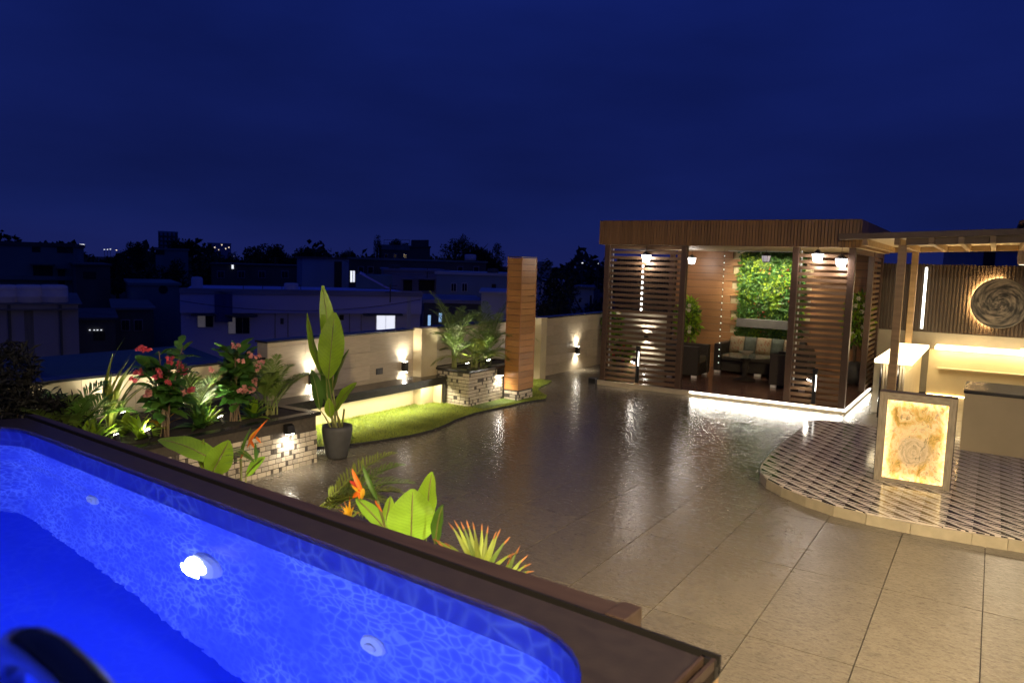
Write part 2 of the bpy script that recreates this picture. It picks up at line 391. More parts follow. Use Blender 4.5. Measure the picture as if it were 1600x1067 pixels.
bu=N(n,'ShaderNodeBump'); bu.inputs['Strength'].default_value=.12; bu.inputs['Distance'].default_value=.004
n.links.new(noise(n,tcn.outputs['Position'],14,3),bu.inputs['Height']); n.links.new(bu.outputs[0],b.inputs['Normal'])
M['pattern']=m

# pool liner, printed with a web of light lines
def liner(name,base,line_c,scale):
    m,n,b=nodes(name); g=N(n,'ShaderNodeNewGeometry').outputs['Position']
    dn=N(n,'ShaderNodeTexNoise'); dn.inputs['Scale'].default_value=3.5; dn.inputs['Detail'].default_value=2; n.links.new(g,dn.inputs[0])
    ds=N(n,'ShaderNodeVectorMath',operation='SCALE'); ds.inputs['Scale'].default_value=.16; n.links.new(dn.outputs['Color'],ds.inputs[0])
    da=N(n,'ShaderNodeVectorMath',operation='ADD'); n.links.new(g,da.inputs[0]); n.links.new(ds.outputs[0],da.inputs[1])
    vo=N(n,'ShaderNodeTexVoronoi',feature='DISTANCE_TO_EDGE'); vo.inputs['Scale'].default_value=scale; n.links.new(da.outputs[0],vo.inputs[0])
    line=ramp(n,vo.outputs['Distance'],[(0,(1,1,1)),(.04,(.70,.70,.70)),(.14,(.18,.18,.18)),(.34,(0,0,0))])
    line=math_(n,'MULTIPLY',line,ramp(n,noise(n,g,2.5,3),[(.35,(.10,.10,.10)),(.65,(1,1,1))]))
    n.links.new(mixc(n,line,base,line_c),b.inputs['Base Color']); b.inputs['Roughness'].default_value=.45
    return m
M['liner']=liner('pool_liner',(.040,.070,.54),(.28,.40,.95),15.0)
M['linerfloor_shade']=liner('shaded_floor_liner',(.012,.046,.60),(.035,.075,.62),11.0)  # same liner darkened: the weaker light on the floor is in the colour
M['linerband_shade']=liner('shaded_band_liner',(.010,.024,.42),(.04,.09,.56),11.0)  # wall above the water: lack of lamp light put into a darker liner colour
# water
m,n,b=nodes('pool_water'); n.nodes.remove(b); gl=N(n,'ShaderNodeBsdfGlass'); gl.inputs['IOR'].default_value=1.333; gl.inputs['Roughness'].default_value=0; gl.inputs['Color'].default_value=(.9,.95,1,1)
g=N(n,'ShaderNodeNewGeometry').outputs['Position']; bu=N(n,'ShaderNodeBump'); bu.inputs['Strength'].default_value=.075; bu.inputs['Distance'].default_value=.03
n.links.new(math_(n,'ADD',noise(n,g,5,2),math_(n,'MULTIPLY',noise(n,g,14,2),.3)),bu.inputs['Height']); n.links.new(bu.outputs[0],gl.inputs['Normal'])
n.links.new(gl.outputs[0],n.nodes['Material Output'].inputs[0]); M['water']=m
# back-lit onyx
def onyx(name,dark,mid,light,edge,strength,panel):
    m,n,b=nodes(name); t=N(n,'ShaderNodeTexCoord').outputs['Generated']
    dn=N(n,'ShaderNodeTexNoise'); dn.inputs['Scale'].default_value=2.4; dn.inputs['Detail'].default_value=5; n.links.new(t,dn.inputs[0])
    ds=N(n,'ShaderNodeVectorMath',operation='SCALE'); ds.inputs['Scale'].default_value=1.3 if panel else .3; n.links.new(dn.outputs['Color'],ds.inputs[0])
    da=N(n,'ShaderNodeVectorMath',operation='ADD'); n.links.new(t,da.inputs[0]); n.links.new(ds.outputs[0],da.inputs[1])
    f1=noise(n,da.outputs[0],3.2,8,.65)
    col=ramp(n,f1,[(.32,dark),(.43,mid),(.55,light),(.68,mid)])
    if panel:
        sp=N(n,'ShaderNodeSeparateXYZ'); n.links.new(t,sp.inputs[0])
        dx=math_(n,'SUBTRACT',sp.outputs[0],.5); dz=math_(n,'MULTIPLY',math_(n,'SUBTRACT',sp.outputs[2],.37),1.45)
        rad=math_(n,'SQRT',math_(n,'ADD',math_(n,'MULTIPLY',dx,dx),math_(n,'MULTIPLY',dz,dz)))
        rw=math_(n,'ADD',rad,math_(n,'MULTIPLY',dn.outputs[0],.12))
        rw=math_(n,'ADD',rad,math_(n,'MULTIPLY',noise(n,t,3.2,6,.62),.30)); sw=N(n,'ShaderNodeCombineXYZ'); n.links.new(math_(n,'MULTIPLY',rw,34.0),sw.inputs[0]); n.links.new(math_(n,'MULTIPLY',dx,3.0),sw.inputs[1]); n.links.new(math_(n,'MULTIPLY',dz,3.0),sw.inputs[2])
        inside=ramp(n,rw,[(.36,(1,1,1)),(.46,(0,0,0))])
        col=mixc(n,math_(n,'MULTIPLY',inside,.85),col,ramp(n,noise(n,sw.outputs[0],1.0,5,.65),[(.30,(.36,.24,.11)),(.46,(.50,.36,.19)),(.58,(.63,.47,.27)),(.72,(.47,.33,.16))]))
        vein=ramp(n,noise(n,da.outputs[0],10,8,.75),[(.54,(0,0,0)),(.64,(1,1,1))]); col=mixc(n,math_(n,'MULTIPLY',vein,.75),col,(.16,.09,.03))
        ex=math_(n,'MINIMUM',sp.outputs[0],math_(n,'SUBTRACT',1.0,sp.outputs[0])); ez=math_(n,'MULTIPLY',math_(n,'MINIMUM',sp.outputs[2],math_(n,'SUBTRACT',1.0,sp.outputs[2])),1.3)
        ed=ramp(n,math_(n,'MINIMUM',ex,ez),[(0,(1,1,1)),(.05,(.55,.55,.55)),(.13,(.1,.1,.1)),(.3,(0,0,0))])
        n.links.new(math_(n,'ADD',math_(n,'MULTIPLY',ed,edge),strength),b.inputs['Emission Strength'])
    else: b.inputs['Emission Strength'].default_value=strength
    n.links.new(col,b.inputs['Emission Color']); n.links.new(col,b.inputs['Base Color']); b.inputs['Roughness'].default_value=.15
    return m
M['onyx']=onyx('onyx_panel',(.30,.15,.025),(.60,.37,.09),(.80,.58,.27),2.4,.55,True)
M['onyxtop']=onyx('onyx_top',(1,.66,.26),(1,.76,.38),(1,.84,.52),0,4.2,False)
M['marble']=mat('frame_marble',(.36,.31,.23),.3,var=.3,vscale=7,coords='Generated')
# painted disc with swirling strokes
m,n,b=nodes('swirl_paint'); t=N(n,'ShaderNodeTexCoord').outputs['Object']; sp=N(n,'ShaderNodeSeparateXYZ'); n.links.new(t,sp.inputs[0])
rad=math_(n,'SQRT',math_(n,'ADD',math_(n,'MULTIPLY',sp.outputs[0],sp.outputs[0]),math_(n,'MULTIPLY',sp.outputs[2],sp.outputs[2])))
ang=math_(n,'ARCTAN2',sp.outputs[2],sp.outputs[0])
cv=N(n,'ShaderNodeCombineXYZ'); n.links.new(math_(n,'ADD',math_(n,'MULTIPLY',rad,13.0),math_(n,'MULTIPLY',ang,.55)),cv.inputs[0])
n.links.new(math_(n,'MULTIPLY',math_(n,'SINE',ang),.9),cv.inputs[1]); n.links.new(math_(n,'MULTIPLY',math_(n,'COSINE',ang),.9),cv.inputs[2])
st=noise(n,cv.outputs[0],1.6,6,.6)
n.links.new(ramp(n,st,[(.36,(.012,.012,.014)),(.46,(.06,.055,.052)),(.55,(.18,.155,.13)),(.68,(.34,.29,.24))]),b.inputs['Base Color']); b.inputs['Roughness'].default_value=.5
M['swirl']=m
# floral cushion print
m,n,b=nodes('floral_print'); t=N(n,'ShaderNodeTexCoord').outputs['Generated']
vo=N(n,'ShaderNodeTexVoronoi'); vo.inputs['Scale'].default_value=6; n.links.new(t,vo.inputs[0])
c=mixc(n,ramp(n,vo.outputs['Distance'],[(.25,(1,1,1)),(.42,(0,0,0))]),(.17,.13,.075),(.14,.05,.02)); c=mixc(n,ramp(n,noise(n,t,12,3),[(.6,(0,0,0)),(.66,(1,1,1))]),c,(.08,.06,.03))
n.links.new(c,b.inputs['Base Color']); b.inputs['Roughness'].default_value=.9; M['floral']=m
M['darkcush']=mat('dark_cushion',(.05,.055,.04),.9,var=.3,vscale=12)

M['strelitzia']=mat('strelitzia_leaf',(.25,.42,.026),.36,var=.2,vscale=5,trans=.35); M['strelitziadark']=mat('strelitzia_dark_leaf',(.075,.17,.022),.4,var=.3,vscale=5,trans=.25)
M['canna']=mat('canna_bright_leaf',(.26,.46,.035),.38,var=.18,vscale=5,trans=.4)
for k_ in ('strelitzia','strelitziadark','canna'): add_veins(M[k_])
# ------------------------------------------------------------------ setting: ground, terrace
PT=math.atan(.08); PA=Vector((-math.cos(PT),math.sin(PT),0)); PN=Vector((-math.sin(PT),-math.cos(PT),0))
P0=Vector((-.62,2.39,0))            # outer corner of the pool ledge; u runs left along it, d towards the viewer
def pool(u,d,z): q=P0+PA*u+PN*d; return Vector((q.x,q.y,z))
XW=-7.42; YB=16.42
tag(MB().box(-1800,-300,-10.4,1800,3200,-10).build('city_ground',M['cityground']),kind='structure')
# the building under the terrace
bb=MB().box(-7.62,3.35,-10,3.6,16.7,-.06); bb.box(-.45,-4,-10,3.6,3.34,-.06); bb.box(-7.62,-4,-10,-.46,3.34,-1.2)
hb=bb.build('lower_building',M['h_grey']); tag(hb,'grey building carrying the whole roof terrace','building')
deck=MB().box(-7.4,3.36,-.058,3.5,16.6,-.012).build('terrace_floor',M['joint']); struct(deck)
MB().box(-.40,-3.9,-.058,3.5,3.355,-.012).build('floor_bed',M['joint'],deck)
def clip(poly, p, nrm):
    out=[]; k=len(poly)
    for i in range(k):
        a,c=poly[i],poly[(i+1)%k]; da=(a[0]-p[0])*nrm[0]+(a[1]-p[1])*nrm[1]; db=(c[0]-p[0])*nrm[0]+(c[1]-p[1])*nrm[1]
        if da>=0: out.append(a)
        if da*db<0:
            t=da/(da-db); out.append((a[0]+(c[0]-a[0])*t,a[1]+(c[1]-a[1])*t))
    return out
TW,TL=.603,1.272
GAP=.0028
tmesh=MB().box(-TW/2+GAP,-TL/2+GAP,-.0115,TW/2-GAP,TL/2-GAP,0).mesh('tile',M['terrace'])
def pool_line_y(x): return P0.y+.08*(P0.x-x)
for i in range(-13,8):
    x0=-1.71+TW*i; x1=x0+TW
    if x1<-7.4 or x0>3.4: continue
    for j in range(-5,10):
        y0=4.50+TL*j; y1=y0+TL
        if y1>16.6: continue
        if -6.1<x0 and x1<-1.85 and y0>12.75: continue
        if x1<-6.9 and y1<9.0: continue
        if x0>-2.0 and y0>8.3 and y1<11.3 : continue
        if x1<=-.55 and y1<pool_line_y(x1): continue
        if x0>-.55 and x0<3.4 and y0<-1: continue
        dz=random.uniform(-.0006,.0006)
        poly=[(x0+GAP,y0+GAP),(x1-GAP,y0+GAP),(x1-GAP,y1-GAP),(x0+GAP,y1-GAP)]
        pc=poly
        if x0<-.55 and y0<pool_line_y(x0)+.02:
            pc=clip(poly,(P0.x,P0.y+.012),(-PN.x,-PN.y)) if x1<-.50 else clip(poly,(-.55,0),(1,0)) if y1<2.3 else poly
            if len(pc)<3: continue
        if pc is poly:
            o=link('tile',tmesh,deck,((x0+x1)/2,(y0+y1)/2,dz))
        else: MB().prism(pc,-.0115,dz).build('tile',M['terrace'],deck)

# ------------------------------------------------------------------ swimming pool
pl=thing('swimming_pool','raised swimming pool with blue liner, glowing blue under water','swimming pool',pool(2.6,1.6,0))
PLEN,PWID=5.26,3.6
def rrect(u0,u1,d0,d1,r,k=8):
    pts=[]
    for cu,cd_,a0 in ((u1-r,d0+r,-90),(u1-r,d1-r,0),(u0+r,d1-r,90),(u0+r,d0+r,180)):
        for i in range(k+1):
            a=R(a0+90*i/k); pts.append((cu+r*math.cos(a),cd_+r*math.sin(a)))
    return pts
inner=rrect(.21,PLEN-.12,.31,PWID,.42)
ZC,ZWAT,ZFL=1.0,.872,-.65
k=len(inner)
# liner walls and floor
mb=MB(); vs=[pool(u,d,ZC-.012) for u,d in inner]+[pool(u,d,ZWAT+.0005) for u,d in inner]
mb.add(vs,[(i,(i+1)%k,k+(i+1)%k,k+i) for i in range(k)]); mb.build('liner_band_shaded',M['linerband_shade'],pl,smooth=True)
mb=MB(); vs=[pool(u,d,ZWAT) for u,d in inner]+[pool(u,d,ZFL) for u,d in inner]
mb.add(vs,[(i,(i+1)%k,k+(i+1)%k,k+i) for i in range(k)]); mb.build('liner_wall',M['liner'],pl,smooth=True)
mb=MB().add([pool(u,d,ZFL+.002) for u,d in inner],[tuple(range(k))]); o=mb.build('liner_floor',M['linerfloor_shade'],pl)
# coping ring: outer rectangle to inner rounded edge
def ring(outer_fn,z0,z1):
    mb=MB(); oo=[outer_fn(u,d) for u,d in inner]
    vi=[pool(u,d,z1) for u,d in inner]; vo_=[pool(u,d,z1) for u,d in oo]
    vib=[pool(u,d,z0) for u,d in inner]; vob=[pool(u,d,z0) for u,d in oo]
    mb.add(vi+vo_+vib+vob,[(i,(i+1)%k,k+(i+1)%k,k+i) for i in range(k)]+[(2*k+i,2*k+(i+1)%k,(i+1)%k,i) for i in range(k)]+[(k+i,k+(i+1)%k,3*k+(i+1)%k,3*k+i) for i in range(k)])
    return mb
def proj(u,d):
    # push an inner outline point to the outer rectangle
    u0,u1,d0,d1=.045,PLEN-.045,.165,PWID+.3
    cu,cd_=max(u0+.63,min(u1-.6,u)),max(d0+.58,min(d1-.75,d)); du,dd=u-cu,d-cd_
    if abs(du)<1e-6 and abs(dd)<1e-6: return (u,d)
    t=1e9
    if du>1e-6: t=min(t,(u1-cu)/du)
    if du<-1e-6: t=min(t,(u0-cu)/du)
    if dd>1e-6: t=min(t,(d1-cd_)/dd)
    if dd<-1e-6: t=min(t,(d0-cd_)/dd)
    return (cu+du*t,cd_+dd*t)
ring(proj,ZC-.03,ZC).build('coping',M['copingb'],pl)
def pbox(u0,u1,d0,d1,z0,z1): return MB().fbox(pool(u0,d0,z0),PA*(u1-u0),PN*(d1-d0),(0,0,z1-z0))
for (u0,u1,d0,d1) in ((0,PLEN,.13,.166),(0,.046,.167,PWID+.3),(PLEN-.046,PLEN,.167,PWID+.3)):
    pbox(u0,u1,d0,d1,ZC-.06,ZC-.022).build('gutter',M['gutter'],pl)
    pbox(u0-.002,u1+.002,d0-.001,d0+.010,ZC-.05,ZC+.008).build('gutter_edge',M['gutter'],pl)
pbox(.0,.012,.167,PWID+.3,ZC-.05,ZC+.010).build('end_trim',M['ledge'],pl)
pbox(.036,.046,.167,PWID+.3,ZC-.05,ZC+.008).build('end_trim',M['ledge'],pl)
lb=[(.36,0),(PLEN+.01,.070),(PLEN+.01,.128),(.36,.128)]
MB().prism([tuple(pool(u,d,0)[:2]) for u,d in lb],ZC-.035,ZC).build('ledge_board',M['ledge'],pl,bevel=.003)
pbox(.34,.42,-.004,.125,ZC-.12,ZC+.012).build('ledge_end',M['ledge'],pl,bevel=.004)
# outside walls of the pool tub
pbox(.42,PLEN,.082,.125,-1.0,ZC-.037).build('outer_wall',M['ledgefront'],pl)
pbox(.002,.10,.131,PWID+.3,-1.0,ZC-.062).build('outer_wall',M['ledgefront'],pl)
pbox(PLEN-.10,PLEN-.002,.131,PWID+.3,-1.0,ZC-.062).build('outer_wall',M['ledgefront'],pl)
pbox(.0,PLEN,PWID+.3,PWID+.36,-1.0,ZC).build('outer_wall',M['ledgefront'],pl)
pbox(.101,.2,.2,.33,-.9,ZC-.04).build('wall_core',M['ledgefront'],pl)
# water sheet
mb=MB().add([pool(u,d,ZWAT) for u,d in inner],[tuple(range(k))[::-1]]); wt=mb.build('pool_water',M['water']); struct(wt)
me=wt.data
if me.polygons[0].normal.z<0: me.flip_normals()
# underwater lamps and return inlets set in the long walls
def disc(parent,name,u,d,z,r,th,mt,inward,n=24):
    c=pool(u,d,z); nn=PN*inward; mb=MB(); a=PA; b_=Vector((0,0,1))
    prof=[(r*.0,th),(r*.55,th),(r*.9,th*.8),(r,th*.3),(r,0)]
    vs=[];fs=[]
    for rr_,h in prof[1:]:
        for q in range(n): vs.append(c+nn*h+(a*math.cos(2*math.pi*q/n)+b_*math.sin(2*math.pi*q/n))*rr_)
    for i in range(3):
        for q in range(n): fs.append((i*n+q,i*n+(q+1)%n,(i+1)*n+(q+1)%n,(i+1)*n+q))
    fs.append(tuple(range(n))); mb.add(vs,fs)
    return mb.build(name,mt,parent)
DW=.31
lu=2.17+.38+.03
for u,tilt in ((lu,0),):
    h=disc(pl,'pool_lamp',u,DW,.31,.125,.05,M['whitepl'],1)
    disc(h,'lamp_lens',u+.03,DW+.046,.31,.090,.02,M['poollens'],1)
for u in (3.4+.41,.96+.41):
    h=disc(pl,'return_inlet',u,DW,.385,.072,.02,M['whitepl'],1)
    disc(h,'nozzle',u,DW+.021,.385,.03,.012,M['h_pale'],1)
lamp('AREA',pl,pool(lu,DW+.10,.31),40,(.34,.44,1),.16,PN+Vector((0,0,-.12)),spread=170)
for u,pw in ((.75,120),(2.6,80),(4.4,60)):
    h=disc(pl,'pool_lamp',u,PWID,.2,.125,.05,M['whitepl'],-1)
    disc(h,'lamp_lens',u,PWID-.046,.2,.09,.02,M['poollens'],-1)
    lamp('AREA',pl,pool(u,PWID-.12,.2),pw,(.34,.44,1),.18,-PN,spread=175)
# steel handrail close to the viewer
hr=thing('handrail','polished steel pool handrail arching up at the near edge of the pool','handrail',(-.74,.40,1.0))
pts=[atd(*p) for p in ((175,1150,.70),(150,1105,.77),(118,1064,.86),(84,1030,.94),(54,1012,1.0),(30,1010,1.06),(14,1024,1.11),(7,1052,1.14),(4,1110,1.16))]
MB().tube(pts,.024,14).build('rail',M['steel'],hr,smooth=True)

# ------------------------------------------------------------------ boundary walls
def wall_tiles(parent, axis, c, a0, a1, z0, z1, tl=.6, th=.2, face=1, mt=None):
    # stone cladding pieces standing proud of the wall face
    mt=mt or M['walltile']; z=z0; row=0
    while z<z1-.02:
        zz=min(z+th,z1); a=a0-(tl*.5 if row%2 else 0)
        while a<a1-.01:
            b0,b1=max(a,a0),min(a+tl,a1); pr=.008+random.uniform(0,.0025)
            if b1-b0>.03:
                if axis=='x': piece('wall_tile',mt,parent,*( (c,b0+.0015,z+.0015,c+pr*face,b1-.0015,zz-.0015) if face>0 else (c-pr,b0+.0015,z+.0015,c,b1-.0015,zz-.0015)))
                else: piece('wall_tile',mt,parent,b0+.0015,c-pr,z+.0015,b1-.0015,c,zz-.0015)
            a+=tl
        z=zz; row+=1
lw=thing('garden_wall','long beige stone clad parapet wall behind the lawn and black bench','wall',(XW-.08,11,0))
MB().box(XW-.18,6.12,-.05,XW,16.6,1.15).build('wall_core',M['wallbase'],lw)
wall_tiles(lw,'x',XW,6.12,8.87,.10,1.15); wall_tiles(lw,'x',XW,9.25,12.40,.10,1.15); wall_tiles(lw,'x',XW,12.62,16.40,0,1.15)
MB().box(XW+.002,6.14,-.012,XW+.012,9.2,.098).build('skirting',M['render'],lw)
for y0,y1,dx in ((8.87,9.25,.17),(12.40,12.62,.20)):
    MB().box(XW+.001,y0,-.012,XW+dx,y1,1.19).build('pier',M['render'],lw,bevel=.005)
for y0,y1 in ((6.10,8.865),(9.255,12.395),(12.625,16.6)):
    MB().box(XW-.2,y0,1.152,XW+.03,y1,1.175).build('wall_cap',M['granite'],lw)
lw2=thing('low_wall','lower pale parapet wall behind the flower bed beside the blue shed roof','wall',(XW-.08,4.5,0))
MB().box(XW-.18,.6,-1.2,XW,6.08,.955).build('wall_core',M['render'],lw2)
for y in range(0,10): piece('wall_tile',M['render'],lw2,XW,.62+y*.545,.42,XW+.008,.62+y*.545+.542,.953); 
MB().box(XW-.2,.6,.957,XW+.025,6.08,.982).build('wall_cap',M['granite'],lw2)
# ground sheet between the pool tub and the walls
gs=MB().box(XW,.8,-.06,-5.95,3.35,-.012).build('bed_floor',M['soil']); struct(gs)

# back wall: rendered half wall carrying a fluted wooden screen
bw=thing('back_wall','cream rendered half wall running along the back of the terrace','wall',(-2,YB+.1,0))
MB().box(-7.4,YB,-.05,3.6,YB+.2,1.14).build('half_wall',M['halfwall'],bw)
fs_=thing('fluted_screen','tall dark brown fluted wood screen on the half wall along the terrace back','screen',(-2,YB+.1,1.14))
MB().box(-7.58,YB+.02,1.142,3.6,YB+.10,2.42).build('backing',M['post'],fs_)
mb=MB(); x=-7.56
while x<3.55:
    mb.box(x,YB-.028,1.15,x+.034,YB+.019,2.43+.006*math.sin(x*9)); x+=.060
o=mb.build('fluting',M['flute'],fs_); o['kind']='stuff'
def led_tube(name,label,x,z0,z1):
    t=thing(name,label,'led tube',(x,YB-.04,z0),'vertical LED tubes on the fluted screen')
    MB().box(x-.024,YB-.045,z0,x+.024,YB-.030,z1).build('channel',M['whitepl'],t)
    MB().tube([(x,YB-.055,z0+.01),(x,YB-.055,z1-.01)],.018,8).build('diffuser',M['led_cool'],t)
led_tube('led_tube','vertical white LED tube on the fluted screen beside the round swirl art',-1.13,1.20,2.37)
led_tube('led_tube','vertical white LED tube seen through the slats of the pavilion',-6.88,1.20,2.40)

# ------------------------------------------------------------------ wall lamps
def sconce(label,at,nrm,up=True,down=True,pw=22):
    at=Vector(at); nv=Vector(nrm); sd=Vector((-nv.y,nv.x,0))
    t=thing('wall_lamp',label,'wall lamp',at,'small black up and down wall lamps')
    hgt=.15; hw=.042
    b=MB(); b.fbox(at+nv*.012-sd*hw-Vector((0,0,hgt/2)),sd*hw*2,nv*.07,(0,0,hgt)); b.build('housing',M['black'],t,bevel=.006)
    MB().fbox(at+nv*.002-sd*.025-Vector((0,0,.03)),sd*.05,nv*.009,(0,0,.06)).build('bracket',M['black'],t)
    for s,on in ((1,up),(-1,down)):
        if not on: continue
        c=at+nv*.047+Vector((0,0,s*(hgt/2+.003)))
        MB().fbox(c-sd*.028-nv*.024-Vector((0,0,.002)),sd*.056,nv*.048,(0,0,.004)).build('lens',M['led_bulb'],t)
        lamp('SPOT',t,c+Vector((0,0,s*.02)),pw,(1,.90,.72),.02,Vector((0,0,s))+nv*.02,angle=140,blend=.8)
    return t
sconce('black up and down lamp on the stone wall between socket and pier',(XW+.012,8.62,.62),(1,0,0))
sconce('black up and down lamp on the stone wall behind the tall potted plant',(XW+.012,6.80,.64),(1,0,0))
sconce('black up and down lamp on the stone wall between wooden pillar and pavilion',(XW+.012,14.20,.42),(1,0,0))
sconce('black up and down lamp on the cream half wall seen through the pavilion slats',(-6.72,YB-.001,.60),(0,-1,0),pw=60)
sconce('black up and down lamp on the stone wall hidden behind the wooden pillar',(XW+.012,11.75,.60),(1,0,0),pw=26)
def steplight(label,at,nrm,pw=7):
    at=Vector(at); nv=Vector(nrm); sd=Vector((-nv.y,nv.x,0))
    t=thing('step_lamp',label,'wall lamp',at,'black hooded lamps on the brick planters')
    b=MB()
    v=[at+nv*.002-sd*.05+Vector((0,0,.05)),at+nv*.002+sd*.05+Vector((0,0,.05)),at+nv*.055+sd*.042+Vector((0,0,.035)),at+nv*.055-sd*.042+Vector((0,0,.035)),
       at+nv*.002-sd*.05-Vector((0,0,.05)),at+nv*.002+sd*.05-Vector((0,0,.05)),at+nv*.075+sd*.05-Vector((0,0,.05)),at+nv*.075-sd*.05-Vector((0,0,.05))]
    b.add(v,[(0,1,2,3),(7,6,5,4),(0,3,7,4),(1,0,4,5),(2,1,5,6),(3,2,6,7)]); b.build('hood',M['black'],t)
    c=at+nv*.04-Vector((0,0,.053))
    MB().fbox(c-sd*.035-nv*.025-Vector((0,0,.003)),sd*.07,nv*.05,(0,0,.004)).build('lens',M['led_bulb'],t)
    lamp('SPOT',t,c-Vector((0,0,.015)),pw*1.5,(1,.90,.74),.02,Vector((0,0,-1))+nv*.02,angle=135,blend=.8)
    return t

# ------------------------------------------------------------------ brick clad planters
def bricks(parent, axis, c, a0, a1, z0, z1, sgn, budget):
    h=.0520; z=z0; cnt=0
    while z<z1-.02:
        zz=min(z+h,z1)-.009; a=a0
        ofs=random.random()*.05
        while a<a1-.008:
            q=random.random()
            if q<.24: L,mt=random.uniform(.026,.04),M['darkbrick']
            elif q<.50: L,mt=random.uniform(.07,.12),M['cream']
            elif q<.72: L,mt=random.uniform(.05,.075),M['cream']
            else: L,mt=random.uniform(.06,.12),M['ribbed']
            if a==a0: L=max(.03,L*random.random()+.02)
            b=min(a+L,a1); 
            if a1-b<.02: b=a1
            pr=.006+random.uniform(0,.0025)
            if axis=='x': bx=(c,a+.004,z,c+pr,b-.004,zz)
            else: bx=(a+.004,c-pr,z,b-.004,c,zz)
            if mt is M['ribbed'] and cnt<budget:
                # a ribbed brick is a few narrow sticks side by side
                piece('brick',mt,parent,*bx)
            elif cnt<budget: piece('brick',mt,parent,*bx)
            cnt+=1
            a=b
        z+=h
    return cnt
def coping(parent,x0,y0,x1,y1,z,th,wid,ov):
    X0,Y0,X1,Y1=x0-ov[0],y0-ov[1],x1+ov[2],y1+ov[3]
    MB().box(X0,Y0,z,X1,Y0+wid,z+th).build('coping_slab',M['granite'],parent,bevel=.004)
    MB().box(X0,Y1-wid,z,X1,Y1,z+th).build('coping_slab',M['granite'],parent,bevel=.004)
    MB().box(X0,Y0+wid+.001,z,X0+wid*.6,Y1-wid-.001,z+th-.001).build('coping_slab',M['granite'],parent,bevel=.004)
    MB().box(X1-wid,Y0+wid+.001,z,X1,Y1-wid-.001,z+th-.001).build('coping_slab',M['granite'],parent,bevel=.004)
p1=thing('brick_planter','long brick clad planter with granite top, full of pink flowers beside the pool','planter',(-6.7,4.2,0))
PX1=-6.055
MB().box(XW+.01,2.2,-.01,PX1-.002,5.645,.515).build('planter_core',M['mortar'],p1)
bricks(p1,'x',PX1,2.75,5.655,.0,.515,1,330)
coping(p1,XW+.012,2.25,PX1,5.65,.517,.038,.115,(0,.0,.035,.035))
MB().box(XW+.08,2.38,.50,PX1-.085,5.54,.550).build('soil_bed',M['soil'],p1)
steplight('black hooded lamp on the long brick planter lighting the bricks beside the potted plant',(PX1+.016,5.235,.445),(1,0,0),9)
p2=thing('brick_planter','square brick clad planter with granite top and palms between bench and wooden pillar','planter',(-7.0,9.8,0))
PX2=-6.64
MB().box(XW+.175,9.262,-.01,PX2-.002,10.9,.53).build('planter_core',M['mortar'],p2)
MB().box(XW+.02,9.262,.535,XW+.172,10.9,.55).build('soil_bed',M['soil'],p2)
n1=bricks(p2,'x',PX2,9.262,10.20,.0,.53,1,170)
bricks(p2,'y',9.262,XW+.18,PX2+.012,.0,.53,-1,130)
coping(p2,XW+.172,9.25,PX2,10.9,.532,.034,.15,(.0,.03,.035,0))
MB().box(XW+.30,9.37,.52,PX2-.10,10.75,.55).build('soil_bed',M['soil'],p2)
steplight('black hooded lamp on the square brick planter beside the wooden pillar',(PX2+.016,10.06,.47),(1,0,0),7)

# wooden pillar
pi=thing('wood_pillar','tall orange brown pillar clad in horizontal boards on a brick foot','pillar',(-6.48,10.45,0))
X0,X1,Y0,Y1=-6.615,-6.34,10.215,10.68
MB().box(X0+.02,Y0+.02,.17,X1-.02,Y1-.02,2.29).build('pillar_core',M['mortar'],pi)
MB().box(X0+.015,Y0+.015,-.01,X1-.015,Y1-.015,.169).build('foot_core',M['mortar'],pi)
bricks(pi,'x',X1-.014,Y0,Y1,.0,.168,1,40); bricks(pi,'y',Y0+.014,X0,X1-.003,.0,.168,-1,30)
nb=21; bh=(2.30-.172)/nb
for q in range(nb):
    z0=.172+q*bh; z1=z0+bh-.007
    j=lambda: random.uniform(-.0015,.0015)
    piece('board',M['board'],pi,X0+.016,Y0+.004+j(),z0,X1-.014,Y0+.019,z1)
    piece('board',M['board'],pi,X1-.019,Y0+.016,z0,X1-.003+j(),Y1-.016,z1)
    if q%1==0:
        piece('board',M['board'],pi,X0+.016,Y1-.019,z0,X1-.016,Y1-.004,z1)
for cx,cy in ((X1-.012,Y0),(X0,Y0),(X1-.012,Y1-.012)):
    MB().box(cx,cy,.171,cx+.012,cy+.013,2.305).build('corner_trim',M['corner'],pi)
MB().box(X0-.002,Y0-.002,2.3055,X1+.002,Y1+.002,2.318).build('pillar_cap',M['post'],pi)

# bench
bn=thing('granite_bench','long black granite bench fixed along the stone wall above the lawn','bench',(-7.25,7.6,0))
MB().box(XW+.022,5.70,.395,-7.03,9.245,.445).build('bench_top',M['granite'],bn,bevel=.004)
MB().box(-7.085,5.70,.325,-7.045,9.20,.394).build('front_apron',M['granite'],bn,bevel=.003)
MB().box(XW+.022,9.205,0,-7.05,9.245,.394).build('leg',M['granite'],bn,bevel=.003)
MB().box(XW+.021,5.70,-.012,XW+.03,9.2,.32).build('back_panel',M['render'],bn)
MB().box(XW+.031,9.175,-.012,-7.09,9.202,.394).build('end_panel',M['render'],bn)
MB().box(-7.14,5.75,.372,-7.12,9.1,.393).build('led_strip',M['led_w'],bn)
lamp('AREA',bn,(-7.15,7.45,.368),64,(1,.90,.62),3.3,(.30,0,-1),shape='RECTANGLE',size_y=.05,spread=165,axis=(0,1,0))
so=thing('wall_socket','dark electric socket plate on the stone wall above the bench','socket',(XW+.012,8.11,.60))
MB().box(XW+.0115,8.04,.555,XW+.022,8.18,.645).build('plate',M['black'],so,bevel=.003)
for y in (8.065,8.115): MB().box(XW+.0222,y,.575,XW+.026,y+.038,.625).build('switch',M['pot'],so)

